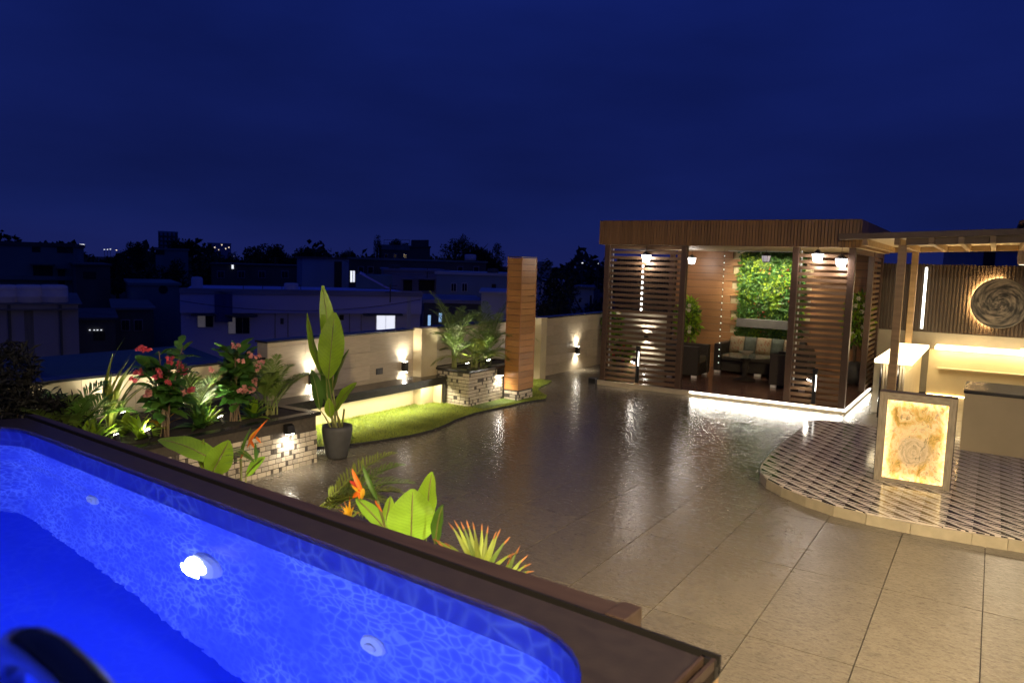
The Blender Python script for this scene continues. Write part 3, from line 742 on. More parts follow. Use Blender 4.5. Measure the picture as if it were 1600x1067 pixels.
# ------------------------------------------------------------------ lawn
gb=[(-6.52,6.02),(-6.40,6.22),(-6.26,6.5),(-6.15,6.85),(-6.06,7.22),(-6.04,7.6),(-6.09,7.95),(-6.19,8.32),(-6.26,8.86),(-6.24,9.3),(-6.20,9.75),(-6.19,10.06),(-6.12,10.4),(-6.06,10.62)]
poly=[(-7.37,6.02)]+gb+[(-6.2,10.9),(-6.62,11.3),(-6.78,11.7),(-6.86,12.1),(-6.95,12.4),(-7.2,12.42),(-7.37,12.3)]
lawn=MB().prism(poly,.001,.014).build('lawn',M['turf']); struct(lawn)
mb=MB(); mb.tube([(x,y,.012) for x,y in gb],.011,6); o=mb.build('lawn_edging',M['edging']); tag(o,'black rubber strip curving along the edge of the lawn','edging')
def inpoly(px,py):
    ins=np.zeros(len(px),bool); q=len(poly)
    for i in range(q):
        x1,y1=poly[i]; x2,y2=poly[(i+1)%q]
        c=((y1>py)!=(y2>py)); xi=(x2-x1)*(py-y1)/((y2-y1) if y2!=y1 else 1e-9)+x1
        ins^=c&(px<xi)
    return ins
NB=60000
px=RNG.uniform(-7.37,-6.02,NB); py=RNG.uniform(6.02,12.4,NB); kk=inpoly(px,py)
kk&=~((px>XW+.1)&(px<-6.3)&(py>9.24)&(py<10.75)); px,py=px[kk],py[kk]; NB=len(px)
an=RNG.uniform(0,2*np.pi,NB); hh=RNG.uniform(.014,.034,NB); ww=RNG.uniform(.0022,.004,NB); le=RNG.uniform(.004,.022,NB); la=RNG.uniform(0,2*np.pi,NB)
v=np.zeros((NB,3,3)); v[:,0]=np.stack([px-ww*np.cos(an),py-ww*np.sin(an),np.full(NB,.013)],1); v[:,1]=np.stack([px+ww*np.cos(an),py+ww*np.sin(an),np.full(NB,.013)],1)
v[:,2]=np.stack([px+le*np.cos(la),py+le*np.sin(la),.013+hh],1)
me=bpy.data.meshes.new('grass'); me.vertices.add(NB*3); me.vertices.foreach_set('co',v.reshape(-1)); me.loops.add(NB*3); me.loops.foreach_set('vertex_index',np.arange(NB*3,dtype=np.int32))
me.polygons.add(NB); me.polygons.foreach_set('loop_start',np.arange(0,NB*3,3,dtype=np.int32)); me.update(calc_edges=True); me.validate(); me.materials.append(M['blade'])
tag(link('grass',me),'short green artificial grass of the lawn',None,None,'stuff'); 

# ------------------------------------------------------------------ pavilion
FZ=.085
YF,YK=12.70,16.30
XL,XR=-6.15,-1.84
pv=thing('garden_pavilion','flat roofed wooden pavilion with slatted front and brown fluted fascia','pavilion',(-4,14.5,0))
MB().box(XL,YF,-.01,XR,YK,.062).build('plinth',M['plinth'],pv)
MB().box(XL,YF+.001,.0625,-4.40,YF+.05,FZ).build('plinth_edge',M['plinth'],pv)
led=MB().box(-4.36,YF-.012,.052,XR+.012,YF-.001,.080); led.build('led_strip',M['led_w'],pv)
MB().box(XR+.001,YF-.001,.052,XR+.012,15.5,.080).build('led_strip',M['led_w'],pv)
MB().box(-4.385,YF,.0626,XR-.002,YF+.049,FZ).build('plinth_edge',M['plinth'],pv)
lamp('AREA',pv,(-3.1,YF-.025,.066),20,(1,.93,.78),2.45,(0,-1,-.25),shape='RECTANGLE',size_y=.012,spread=175,axis=(1,0,0))
lamp('AREA',pv,(XR+.025,14.1,.066),14,(1,.93,.78),2.7,(1,0,-.25),shape='RECTANGLE',size_y=.012,spread=175,axis=(0,1,0))
x=XL+.01
while x<XR-.03:
    y=YF+.052
    while y<YK-.03:
        piece('floor_tile',M['pavtile'],pv,x+.002,y+.002,.0627,min(x+.6,XR-.012)-.002,min(y+.6,YK)-.002,FZ-.001+random.uniform(-.0008,.0004)); y+=.6
    x+=.6
PS=.10
def post(x,y,z1=2.6,s=PS): MB().box(x,y,FZ+.001,x+s,y+s,z1).build('post',M['post'],pv,bevel=.004)
post(XL+.02,YF+.06); post(-4.665,YF+.06); post(-2.80,YF+.06); post(XR-.12,YF+.06)
post(XR-.12,14.92); post(XR-.12,YK-.12); post(XL+.02,YK-.22)
def slats(x0,x1,y):
    z=.105
    while z<2.53:
        piece('slat',M['slat'],pv,x0+.001,y,z,x1-.001,y+.028,z+.053); z+=.0975
slats(XL+.12,-4.665,YF+.095); slats(-2.70,XR-.12,YF+.095)
for x in (XL+.135,-2.685): MB().box(x,YF+.16,.3,x+.022,YF+.175,2.55).build('edge_trim',M['whitepl'],pv)  # pale strips stand in for lit edges glimpsed through the slats
z=.105
while z<2.53:
    piece('slat',M['slat'],pv,XR-.085,15.021,z,XR-.055,YK-.121,z+.053); z+=.0975
# roof: soffit, fascia with battens, top
MB().box(XL-.04,YF-.02,2.602,XR+.03,YK+.02,2.64).build('soffit',M['soffit'],pv)
MB().box(XL-.05,YF-.03,2.602,XR+.04,YF-.021,3.02).build('fascia_board',M['post'],pv)
MB().box(XR+.031,YF-.02,2.602,XR+.04,YK+.02,3.02).build('fascia_board',M['fascia'],pv)
MB().box(XL-.05,YF-.02,2.602,XL-.041,YK+.02,3.02).build('fascia_board',M['fascia'],pv)
MB().box(XL-.05,YK+.021,2.602,XR+.04,YK+.03,3.02).build('fascia_board',M['fascia'],pv)
MB().box(XL-.05,YF-.03,3.021,XR+.04,YK+.03,3.035).build('roof_sheet',M['post'],pv)
x=XL-.05; q=0; mb=MB()
while x<XR+.035:
    d=.022+random.uniform(0,.004)
    if q%1==0: piece('batten',M['fascia'],pv,x+.002,YF-.031-d,2.606,min(x+.0425,XR+.042),YF-.031,3.028)
    x+=.0505; q+=1
y=YF-.02
while y<YK:
    piece('batten',M['fascia'],pv,XR+.0405,y+.004,2.606,XR+.052,y+.62,3.028); y+=.63
MB().box(XL+.12,YF+.10,2.535,-4.67,YF+.12,2.60).build('head_rail',M['slat'],pv)
MB().box(XR-.11,YF+.17,2.52,XR-.03,YK-.13,2.60).build('side_beam',M['post'],pv)
MB().box(XL+.03,YF+.17,2.54,XL+.11,YK-.23,2.60).build('side_beam',M['post'],pv)
# back wall of horizontal planks with a ragged opening round the plant wall
NP=16; ph=(2.60-FZ)/NP
for q in range(NP):
    z0=FZ+q*ph+.003; z1=FZ+(q+1)*ph-.004; j=random.uniform(0,.004)
    xl=-4.58-(.20 if q%2 else 0)+random.uniform(-.02,.02); xr=-3.36+(.22 if q%2 else 0)+random.uniform(-.02,.02)
    piece('plank',M['plank'],pv,XL+.13,YK-.045-j,z0,xl,YK-.01,z1)
    piece('plank',M['plank'],pv,xr,YK-.045-j,z0,XR-.13,YK-.01,z1)
MB().box(XL+.13,YK-.008,FZ,-5.0,YK+.015,2.6).build('plank_backing',M['mortar'],pv)
MB().box(-3.05,YK-.008,FZ,XR-.13,YK+.015,2.6).build('plank_backing',M['mortar'],pv)
MB().box(-5.0,YK+.002,FZ,-3.05,YK+.02,2.6).build('niche_back',M['render'],pv)
lamp('AREA',pv,(-3.95,15.55,2.585),46,(1,.92,.70),1.4,(0,.85,-1),shape='RECTANGLE',size_y=.05,spread=90,axis=(1,0,0))
MB().box(-4.66,15.47,2.588,-3.24,15.63,2.601).build('led_strip',M['whitepl'],pv)

# plant wall
LEAFMESH={}
def scatter(name,mt,parent,pts,size,seed,flat=.5,asp=2.2,nrm=(0,-1,0)):
    r=np.random.default_rng(seed); n=len(pts); pts=np.array(pts)-np.array(org(parent))
    d=r.normal(size=(n,3)); d/=np.linalg.norm(d,axis=1)[:,None]
    nn=r.normal(size=(n,3))*flat+np.array(nrm); nn/=np.linalg.norm(nn,axis=1)[:,None]
    d-=nn*(d*nn).sum(1)[:,None]; d/=np.linalg.norm(d,axis=1)[:,None]; s=np.cross(nn,d)
    L=(size*r.uniform(.6,1.35,n))[:,None]; W=L/asp*.5
    v=np.stack([pts,pts+d*L*.5+s*W+nn*L*.06,pts+d*L-nn*L*.12,pts+d*L*.5-s*W+nn*L*.06],1)
    me=bpy.data.meshes.new(name); me.vertices.add(n*4); me.vertices.foreach_set('co',v.reshape(-1).astype(np.float32)); 
    idx=np.array([[0,1,2],[0,2,3]])[None]+np.arange(n)[:,None,None]*4
    me.loops.add(n*6); me.loops.foreach_set('vertex_index',idx.reshape(-1).astype(np.int32)); me.polygons.add(n*2); me.polygons.foreach_set('loop_start',np.arange(0,n*6,3,dtype=np.int32))
    me.update(calc_edges=True); me.materials.append(mt)
    o=link(name,me,parent); o['kind']='stuff'; return o
gw=thing('plant_wall','lush green living wall of mixed leaves in the pavilion back wall','plant wall',(-4.0,16.2,.8))
MB().box(-4.58,YK-.006,.75,-3.30,YK+.0015,2.59).build('backing_mesh',M['turf'],gw)
def wallpts(n,seed,cl=0):
    r=np.random.default_rng(seed); x=r.uniform(-4.60,-3.28,n); z=r.uniform(.74,2.58,n)
    if cl:
        cx=r.uniform(-4.6,-3.3,cl); cz=r.uniform(.85,2.5,cl); i=r.integers(0,cl,n); x=np.clip(cx[i]+r.normal(size=n)*.07,-4.7,-3.2); z=np.clip(cz[i]+r.normal(size=n)*.08,.76,2.58)
    y=16.27-r.uniform(0,.13,n)
    return np.stack([x,y,z],1)
scatter('foliage',M['leafdark'],gw,wallpts(3400,1),.085,1,.8)
scatter('foliage',M['leafshrub'],gw,wallpts(2000,9),.10,9,.8,2.6)
scatter('foliage',M['leaflime'],gw,wallpts(900,2,16),.080,2,.7,2.0)
scatter('foliage',M['leafbig'],gw,wallpts(1300,3,22),.085,3,.7,3)
scatter('foliage',M['greygreen'],gw,wallpts(420,4,7),.06,4,.8,3)
scatter('foliage',M['pale'],gw,wallpts(60,6,6),.05,6,.6,1.4)
scatter('blossom',M['red'],gw,wallpts(70,5,9),.055,5,.6,1.3)
tr=MB(); tr.box(-4.56,16.02,1.02,-3.40,16.14,1.20); tr.build('trough',M['troughgrey'],gw,bevel=.004)

# lanterns
def lantern(label,at,lit=True,chain=.14):
    x,y,z=at
    t=thing('hanging_lantern',label,'lantern',at,'lanterns hanging in the pavilion')
    MB().lathe([(.062,.0),(.085,.11),(.083,.112),(.06,.002)][:2],(x,y,z-.075),6).build('glass_shade',M['lantern_g'] if lit else M['lantern_d'],t)
    MB().lathe([(.098,0),(.03,.06),(.016,.07)],(x,y,z+.037),6).build('roof_cap',M['black'],t)
    MB().lathe([(.028,0),(.066,.018)],(x,y,z-.095),6).build('bottom_cap',M['black'],t)
    mb=MB()
    for q in range(6):
        a=2*math.pi*q/6; mb.tube([(x+.063*math.cos(a),y+.063*math.sin(a),z-.077),(x+.087*math.cos(a),y+.087*math.sin(a),z+.037)],.0035,4)
    mb.build('cage',M['black'],t)
    MB().tube([(x,y,z+.10),(x,y,2.60)],.004,5).build('chain',M['black'],t)
    if lit: lamp('POINT',t,(x,y,z-.14),9,(1,.86,.76),.06)
    return t
lantern('lit white lantern hanging in front of the plank wall, left of the plant wall',(-5.46,15.6,2.40))
lantern('lit white lantern before the left slats beside the LED tube',(-5.28,12.69,2.39))
lantern('lit white lantern before the right slats, nearest to the plant wall',(-2.40,12.69,2.46))
lantern('lit white lantern before the right slats beside the corner post',(-2.05,12.69,2.39))
lantern('unlit dim lantern hanging in front of the leaves of the plant wall',(-3.75,14.9,2.46),False)

# string of glass beads
sb=thing('bead_string','thin string of glowing beads hanging from ceiling to floor left of the round table','light string',(-4.40,14.4,FZ))
MB().tube([(-4.40,14.4,2.6),(-4.40,14.4,FZ)],.0025,4).build('wire',M['black'],sb)
bm_=MB().lathe([(.002,-.010),(.008,-.005),(.008,.005),(.002,.010)],(0,0,0),8).mesh('bead',M['bead'])
for q in range(17): link('bead',bm_,sb,Vector((-4.40,14.4,.42+q*.128))-org(sb))

# bollard spot lamps in front of the slats
def bollard(label,x,z1,side):
    y=YF+.03
    t=thing('bollard_lamp',label,'bollard lamp',(x,y,FZ),'black post lamps on the pavilion step')
    MB().box(x-.05,y-.028,FZ+.001,x+.05,y+.028,FZ+.018).build('base_plate',M['ledgefront'],t)
    MB().box(x-.03,y-.012,FZ+.018,x+.03,y+.022,z1-.06).build('column',M['black'],t,bevel=.005)
    MB().box(x-.042,y-.020,z1-.0595,x+.042,y+.026,z1).build('head',M['black'],t,bevel=.01)
    MB().box(x+side*.022-.005,y-.022,z1-.36,x+side*.022+.005,y-.013,z1-.10).build('shine_strip',M['led_cool'],t)  # glowing strip stands in for the white shine down the post
    mb=MB(); c=Vector((x-.075,y-.02,.50)); d=Vector((-.4,-.2,-.85)).normalized()
    mb.tube([c-d*.055,c-d*.02,c+d*.012],[.014,.02,.044],10); mb.build('spot_head',M['black'],t)
    mb=MB(); mb.tube([c+d*.0125,c+d*.02],[.036,.034],10); mb.build('spot_lens',M['led_bulb'],t)
    MB().tube([c-d*.03,(x-.029,y,.54)],.008,6).build('arm',M['black'],t)
    lamp('SPOT',t,c+d*.04,4,(1,.85,.6),.02,d,angle=110,blend=.6)
bollard('black post lamp in front of the left slats of the pavilion',-5.37,.79,1)
bollard('black post lamp in front of the right slats of the pavilion',-2.32,.68,1)
bt=thing('junction_box','small dark box standing at the left front corner of the pavilion plinth','box',(XL-.10,YF+.02,0))
MB().box(XL-.17,YF-.03,0,XL-.02,YF+.09,.115).build('case',M['pot'],bt,bevel=.006); MB().box(XL-.165,YF-.035,.02,XL-.025,YF-.0302,.10).build('lid',M['black'],bt)

# furniture in the pavilion
def armchair(label,x0,x1,y0,y1,face):
    t=thing('rattan_armchair',label,'armchair',((x0+x1)/2,(y0+y1)/2,FZ),'brown rattan armchairs')
    z0=FZ+.05
    MB().box(x0,y0,z0,x1,y0+.14,.70).build('arm',M['rattan'],t,bevel=.012)
    MB().box(x0,y1-.14,z0,x1,y1,.70).build('arm',M['rattan'],t,bevel=.012)
    xb=(x0,x0+.14) if face>0 else (x1-.14,x1)
    MB().box(xb[0],y0+.141,z0,xb[1],y1-.141,.78).build('backrest',M['rattan'],t,bevel=.012)
    xs=(x0+.141,x1-.02) if face>0 else (x0+.02,x1-.141)
    MB().box(xs[0],y0+.141,z0,xs[1],y1-.141,.36).build('seat_base',M['rattan'],t,bevel=.008)
    MB().box(xs[0]+.01,y0+.15,.362,xs[1]+(.012 if face>0 else -.012)*0,y1-.15,.49).build('seat_cushion',M['cushion'],t,bevel=.03)
    for fx in (x0+.03,x1-.13):
        for fy in (y0+.03,y1-.08): MB().box(fx,fy,FZ,fx+.10,fy+.05,z0-.001).build('foot',M['whitepl'],t)
armchair('brown rattan armchair on the left of the round glass table',-5.42,-4.76,14.25,15.0,1)
armchair('brown rattan armchair on the right of the glass table, partly behind the slats',-3.38,-2.72,14.15,14.9,-1)
sf=thing('rattan_sofa','dark rattan sofa with patterned cushions under the plant wall','sofa',(-3.95,15.9,FZ))
SX0,SX1,SY0,SY1=-4.82,-3.0,15.42,16.2
for a0,a1 in ((SX0,SX0+.15),(SX1-.15,SX1)): MB().box(a0,SY0,FZ+.05,a1,SY1,.69).build('arm',M['rattan'],sf,bevel=.012)
MB().box(SX0+.151,SY1-.16,FZ+.05,SX1-.151,SY1,.80).build('backrest',M['rattan'],sf,bevel=.012)
MB().box(SX0+.151,SY0+.02,FZ+.05,SX1-.151,SY1-.161,.36).build('seat_base',M['rattan'],sf,bevel=.008)
for i in range(3): MB().box(SX0+.155+i*.505,SY0+.01,.362,SX0+.155+i*.505+.50,SY1-.165,.48).build('seat_cushion',M['cushion'],sf,bevel=.025)
for fx in (SX0+.02,-3.98,SX1-.16): MB().box(fx,SY0+.02,FZ,fx+.13,SY0+.07,FZ+.049).build('foot',M['whitepl'],sf)
for i,(lab,mt) in enumerate((('patterned square cushion, leftmost on the rattan sofa','floral'),('dark green cushion, second from the left on the rattan sofa','darkcush'),('patterned square cushion in the middle of the rattan sofa','floral'),('dark green cushion, fourth from the left on the rattan sofa','darkcush'),('patterned square cushion, rightmost on the rattan sofa','floral'))):
    cx=-4.50+i*.275; wd=.15 if mt=='floral' else .12
    t=thing('sofa_cushion',lab,'cushion',(cx,15.95,.485),'cushions on the rattan sofa')
    mb=MB(); n_=8
    for sgn in (-1,1):
        base=len(mb.v)
        vs=[]
        for a in range(n_+1):
            for b2 in range(n_+1):
                u_,v_=a/n_*2-1,b2/n_*2-1; th=.07*((1-u_**4)*(1-v_**4))**.5
                vs.append((cx+u_*wd,15.93+v_*.05+sgn*th, .485+.17+v_*.17))
        fs=[]
        for a in range(n_):
            for b2 in range(n_):
                f=(a*(n_+1)+b2,(a+1)*(n_+1)+b2,(a+1)*(n_+1)+b2+1,a*(n_+1)+b2+1); fs.append(f if sgn<0 else f[::-1])
        mb.add(vs,fs)
    mb.build('cover',M[mt],t,smooth=True)
    MB().tube([(cx-wd,15.88,.485),(cx+wd,15.88,.485)],.004,5).build('piping',M[mt],t)
tb=thing('round_table','round glass topped table on a dark turned pedestal in the pavilion','table',(-3.98,14.75,FZ))
MB().lathe([(.43,.548),(.44,.553),(.44,.560),(.43,.565)],(-3.98,14.75,0),40).build('table_top',M['glass'],tb,smooth=False)
MB().lathe([(.20,FZ),(.21,FZ+.02),(.12,FZ+.05),(.05,FZ+.09),(.045,.25),(.075,.33),(.05,.40),(.06,.45),(.14,.535),(.14,.547)],(-3.98,14.75,0),20).build('pedestal',M['rattan'],tb,smooth=True)
bo=thing('fruit_bowl','pale bowl standing on the round glass table','bowl',(-3.98,14.75,.566))
MB().lathe([(.05,.566),(.055,.58),(.12,.625),(.14,.65),(.13,.65),(.05,.59)],(-3.98,14.75,0),24).build('bowl_body',M['halfwall'],bo,smooth=True)

# ------------------------------------------------------------------ bar platform
outl=[(3.3,11.52),(-1.80,11.48),(-1.93,11.44),(-2.03,11.36),(-2.08,11.22),(-2.07,9.7),(-2.04,8.9),(-1.99,8.3),(-1.93,8.02),(-1.80,7.78),(-1.6,7.57),(-1.35,7.40),(-1.08,7.27),(-.8,7.21),(-.45,7.18),(0,7.21),(.5,7.27),(3.3,7.5)]
bp=MB().prism(outl,-.011,.094).build('bar_platform',M['plinth'],bevel=.004); struct(bp)
# kerb stones along the curved front
for i in range(5,len(outl)-2):
    a,b_=Vector((*outl[i],0)),Vector((*outl[i+1],0)); d=(b_-a); nn=Vector((d.y,-d.x,0)).normalized()
    if nn.dot(Vector((-.7,-.7,0)))<0: nn=-nn
    L=d.length; k_=max(1,round(L/.32)); g_=.002
    for j in range(k_):
        s0=a+d*(j/k_)+d.normalized()*g_; s1=a+d*((j+1)/k_)-d.normalized()*g_
        MB().fbox(s0+nn*.001-Vector((0,0,.01)),s1-s0,nn*.012,(0,0,.1035)).build('kerb_stone',M['plinth'],bp)
def convclip(sq):
    p_=sq
    for i in range(len(outl)):
        a,b_=outl[i],outl[(i+1)%len(outl)]
        nx,ny=-(b_[1]-a[1]),(b_[0]-a[0])
        # outline runs so that the inside lies on the left of every edge
        p_=clip(p_,a,(nx,ny))
        if len(p_)<3: return None
    return p_
tm=MB().box(-.1+.0004,-.1+.0004,0,.1-.0004,.1-.0004,.0075).mesh('pattern_tile',M['pattern']); cnt=0
far_tiles=MB()
for i in range(-11,16):
    for j in range(35,58):
        x0,y0=i*.2,j*.2
        sq=[(x0+.0004,y0+.0004),(x0+.1996,y0+.0004),(x0+.1996,y0+.1996),(x0+.0004,y0+.1996)]
        q=convclip(sq)
        if not q: continue
        ar=abs(sum(q[k_][0]*q[(k_+1)%len(q)][1]-q[(k_+1)%len(q)][0]*q[k_][1] for k_ in range(len(q))))/2
        if ar<.002: continue
        cnt+=1
        if x0>.4+.06*(y0-7): far_tiles.prism(q,.0943,.1018); continue
        if ar>.0391: link('pattern_tile',tm,bp,(x0+.1,y0+.1,.0943))
        else: MB().prism(q,.0943,.1018).build('pattern_tile',M['pattern'],bp)
o=far_tiles.build('tile_field',M['pattern'],bp); o['kind']='stuff'
PZ=.102
# back-lit onyx panel
op=thing('onyx_screen','glowing golden onyx panel in a marble frame standing on the patterned platform','bar panel',(-.565,8.52,PZ))
XA,XB,ZA,ZB=-.905,-.222,PZ+.001,1.02
y0,y1=8.455,8.60
MB().box(XA,y0+.012,ZA,XB,y1,ZB).build('panel_body',M['post'],op)
MB().box(XA,y0,ZA,XA+.075,y0+.0115,ZB).build('frame',M['marble'],op); MB().box(XB-.065,y0,ZA,XB,y0+.0115,ZB).build('frame',M['marble'],op)
MB().box(XA+.0755,y0,ZB-.075,XB-.0655,y0+.0115,ZB).build('frame',M['marble'],op); MB().box(XA+.0755,y0,ZA,XB-.0655,y0+.0115,ZA+.04).build('frame',M['marble'],op)
MB().box(XA+.076,y0+.004,ZA+.0405,XB-.066,y0+.0113,ZB-.0755).build('onyx_sheet',M['onyx'],op)
MB().box(XB+.0005,y0+.001,ZA,XB+.006,y0+.02,ZB).build('edge_trim',M['steel'],op); MB().box(XA-.006,y0+.001,ZA,XA-.0005,y1,ZB+.004).build('edge_trim',M['black'],op)
MB().box(XA,y0-.002,ZB+.0005,XB,y1,ZB+.006).build('edge_trim',M['post'],op)
# front counter
fc=thing('bar_counter','cream bar counter with dark granite top behind the golden onyx panel','bar counter',(1.2,11.1,PZ))
MB().box(-.215,10.635,PZ,3.0,11.45,.80).build('counter_body',M['render'],fc)
MB().box(-.225,10.622,.801,3.0,11.62,.842).build('counter_top',M['granite'],fc,bevel=.003)
MB().box(-.208,10.6335,PZ+.001,3.0,10.6345,.799).build('front_sheet',M['render'],fc)
# onyx topped side counter
oc=thing('onyx_counter','bar counter with glowing white onyx top beside the pavilion','bar counter',(-1.2,14.4,0))
MB().box(-1.475,12.68,.862,-.955,16.05,.925).build('onyx_top',M['onyxtop'],oc,bevel=.012)
MB().box(-1.40,12.86,-.011,-1.06,16.0,.861).build('counter_body',M['render'],oc)
MB().box(-1.54,13.3,-.011,-1.415,16.0,.84).build('side_wall',M['halfwall'],oc)
for q in range(9): MB().tube([(-1.385+q*.039,12.835,.0),(-1.385+q*.039,12.835,.858)],.0155,8).build('glass_rod',M['marble'] if q%3 else M['steel'],oc,smooth=True)
lamp('AREA',oc,(-1.2,12.76,.85),1.0,(1,.85,.6),.4,(0,.05,-1),shape='RECTANGLE',size_y=.04,axis=(1,0,0))
lamp('AREA',oc,(-.975,14.4,.85),14,(1,.80,.48),3.0,(.35,0,-1),shape='RECTANGLE',size_y=.03,axis=(0,1,0))
ob=thing('back_bar','long cream back bar with glowing onyx ledge under the fluted screen','bar counter',(1.2,16.2,0))
MB().box(-.95,16.08,-.011,3.5,16.415,.84).build('cabinet',M['render'],ob)
MB().box(-.86,15.93,.862,.46,16.415,.925).build('onyx_ledge',M['onyxtop'],ob,bevel=.012)
MB().box(.465,15.80,.862,3.4,16.415,.955).build('onyx_ledge',M['onyxtop'],ob,bevel=.012)
MB().box(-.93,16.065,-.010,3.4,16.078,.012).build('led_strip',M['led_gold'],ob)
lamp('AREA',ob,(1.0,15.98,.855),16,(1,.80,.46),3.6,(0,.1,-1),shape='RECTANGLE',size_y=.05,axis=(1,0,0))
sh=MB().box(-.80,15.9,.50,3.4,16.075,.53).build('shelf',M['render'],ob)
# round swirl art with a warm halo
ar=thing('wall_art','large round black and cream swirl painting glowing from behind on the fluted screen','wall art',(.09,YB-.15,1.75))
mb=MB(); nseg=64; RA=.455
rings=[(RA,-.015),(RA,.015),(RA-.02,.022),(0.001,.022)]
vs=[];fs=[]
for r_,yy in rings:
    for q in range(nseg): vs.append((r_*math.cos(2*math.pi*q/nseg),-yy,r_*math.sin(2*math.pi*q/nseg)))
for i in range(3):
    for q in range(nseg): fs.append((i*nseg+q,i*nseg+(q+1)%nseg,(i+1)*nseg+(q+1)%nseg,(i+1)*nseg+q))
o=MB().add(vs,fs); me=o.mesh('painted_disc',M['swirl']); o=link('painted_disc',me,ar)
MB().tube([Vector((.09+(RA-.012)*math.cos(R(a)),YB-.095,1.75+(RA-.012)*math.sin(R(a)))) for a in range(88,262,6)],.013,6).build('halo_strip',glow('halo_led',(1,.66,.26),170),ar)
MB().box(-.05,YB-.134,1.6,.23,YB-.03,1.9).build('mount',M['black'],ar)

# ------------------------------------------------------------------ pergola over the bar
pg=thing('pergola','brown timber pergola with flat canopy over the bar','pergola',(-.2,14.3,0))
SL=.036; XP0=-2.07; XP1=2.2
def zt(x): return 2.80+SL*(x-XP0)
def beam(name,mt,x0,x1,y0,y1,dz0,dz1,bev=.003):
    mb=MB(); mb.add([(x0,y0,zt(x0)+dz0),(x1,y0,zt(x1)+dz0),(x1,y1,zt(x1)+dz0),(x0,y1,zt(x0)+dz0),(x0,y0,zt(x0)+dz1),(x1,y0,zt(x1)+dz1),(x1,y1,zt(x1)+dz1),(x0,y1,zt(x0)+dz1)],
        [(3,2,1,0),(4,5,6,7),(0,1,5,4),(1,2,6,5),(2,3,7,6),(3,0,4,7)])
    return mb.build(name,mt,pg,bevel=bev)
beam('fascia_beam',M['pergdark'],XP0,XP1,12.42,12.50,-.088,0)
beam('canopy_sheet',M['soffit'],XP0+.06,XP1,12.503,16.2,-.086,-.05)
beam('side_beam',M['pergdark'],XP0,XP0+.057,12.503,16.2,-.088,0)
beam('front_beam',M['pergdark'],-1.16,XP1,12.515,12.59,-.190,-.0905)
beam('rear_beam',M['pergola'],XP0+.3,XP1,16.09,16.16,-.190,-.0905)
for x in (-1.70,-1.27,-.83,-.46,-.08,.33,.75):
    beam('rafter_end',M['pergola'],x-.035,x+.035,12.43,12.513,-.185,-.0905)
    beam('rafter',M['pergola'],x-.035,x+.035,12.592,16.088,-.185,-.0905)
MB().box(-1.255,12.525,PZ-.11,-1.145,12.635,zt(-1.2)-.1915).build('post',M['pergola'],pg,bevel=.004)
MB().box(-1.37,16.07,0,-1.26,16.18,zt(-1.3)-.1915).build('post',M['pergola'],pg,bevel=.004)
dl=thing('drum_lamp','brown drum pendant lamp hanging under the pergola at the right edge','pendant lamp',(.43,12.6,2.4))
mb=MB(); mb.lathe([(.20,2.40),(.21,2.58)],(.43,12.7,0),28); mb.build('drum_shade',M['pergola'],dl)
MB().lathe([(.18,2.394),(.18,2.3985)],(.43,12.7,0),28).build('diffuser',glow('drum_diffuser',(1,.80,.55),2.5),dl)
MB().tube([(.43,12.7,2.58),(.43,12.7,2.69)],.008,6).build('rod',M['black'],dl)
lamp('AREA',dl,(.43,12.7,2.385),45,(1,.80,.52),.34,(0,0,-1))
st=thing('stair_house','brown stair house with a sloping tiled roof behind the bar','building',(1.3,19,0))
MB().box(.37,17.5,-.06,2.6,19.5,3.22).build('wall',M['flute'],st)
MB().add([(.28,17.4,3.225),(2.7,17.4,3.9),(2.7,19.6,3.9),(.28,19.6,3.225),(.28,17.4,3.30),(2.7,17.4,3.98),(2.7,19.6,3.98),(.28,19.6,3.30)],[(3,2,1,0),(4,5,6,7),(0,1,5,4),(1,2,6,5),(2,3,7,6),(3,0,4,7)]).build('roof',M['fascia'],st)

# unseen flood lamps, added outside the frame to light the near terrace
def flood(label,at,tgt,pw,colr,h0,spread=100):
    at=Vector(at); t=thing('added_flood_lamp',label,'added flood lamp',(at.x,at.y,h0))
    MB().tube([(at.x,at.y,h0),(at.x,at.y,at.z-.12)],.03,8).build('pole',M['black'],t)
    d=(Vector(tgt)-at).normalized(); sd=d.cross(Vector((0,0,1))).normalized(); up=sd.cross(d)
    MB().fbox(at-d*.06-sd*.15-up*.11,sd*.3,up*.22,d*.05).build('housing',M['black'],t)
    MB().fbox(at-d*.0095-sd*.14-up*.10,sd*.28,up*.20,d*.004).build('lens',M['led_bulb'],t)
    lamp('AREA',t,at+d*.01,pw,colr,.25,d,shape='DISK',spread=spread)
flood('added white flood lamp on a pole at the right of the terrace',(3.1,5.0,3.3),(-.3,4.6,0),150,(1,.78,.48),0)
flood('added warm flood lamp on a pole behind the viewer',(1.9,-2.6,4.6),(-1.9,5.0,0),165,(1,.75,.40),0,66)

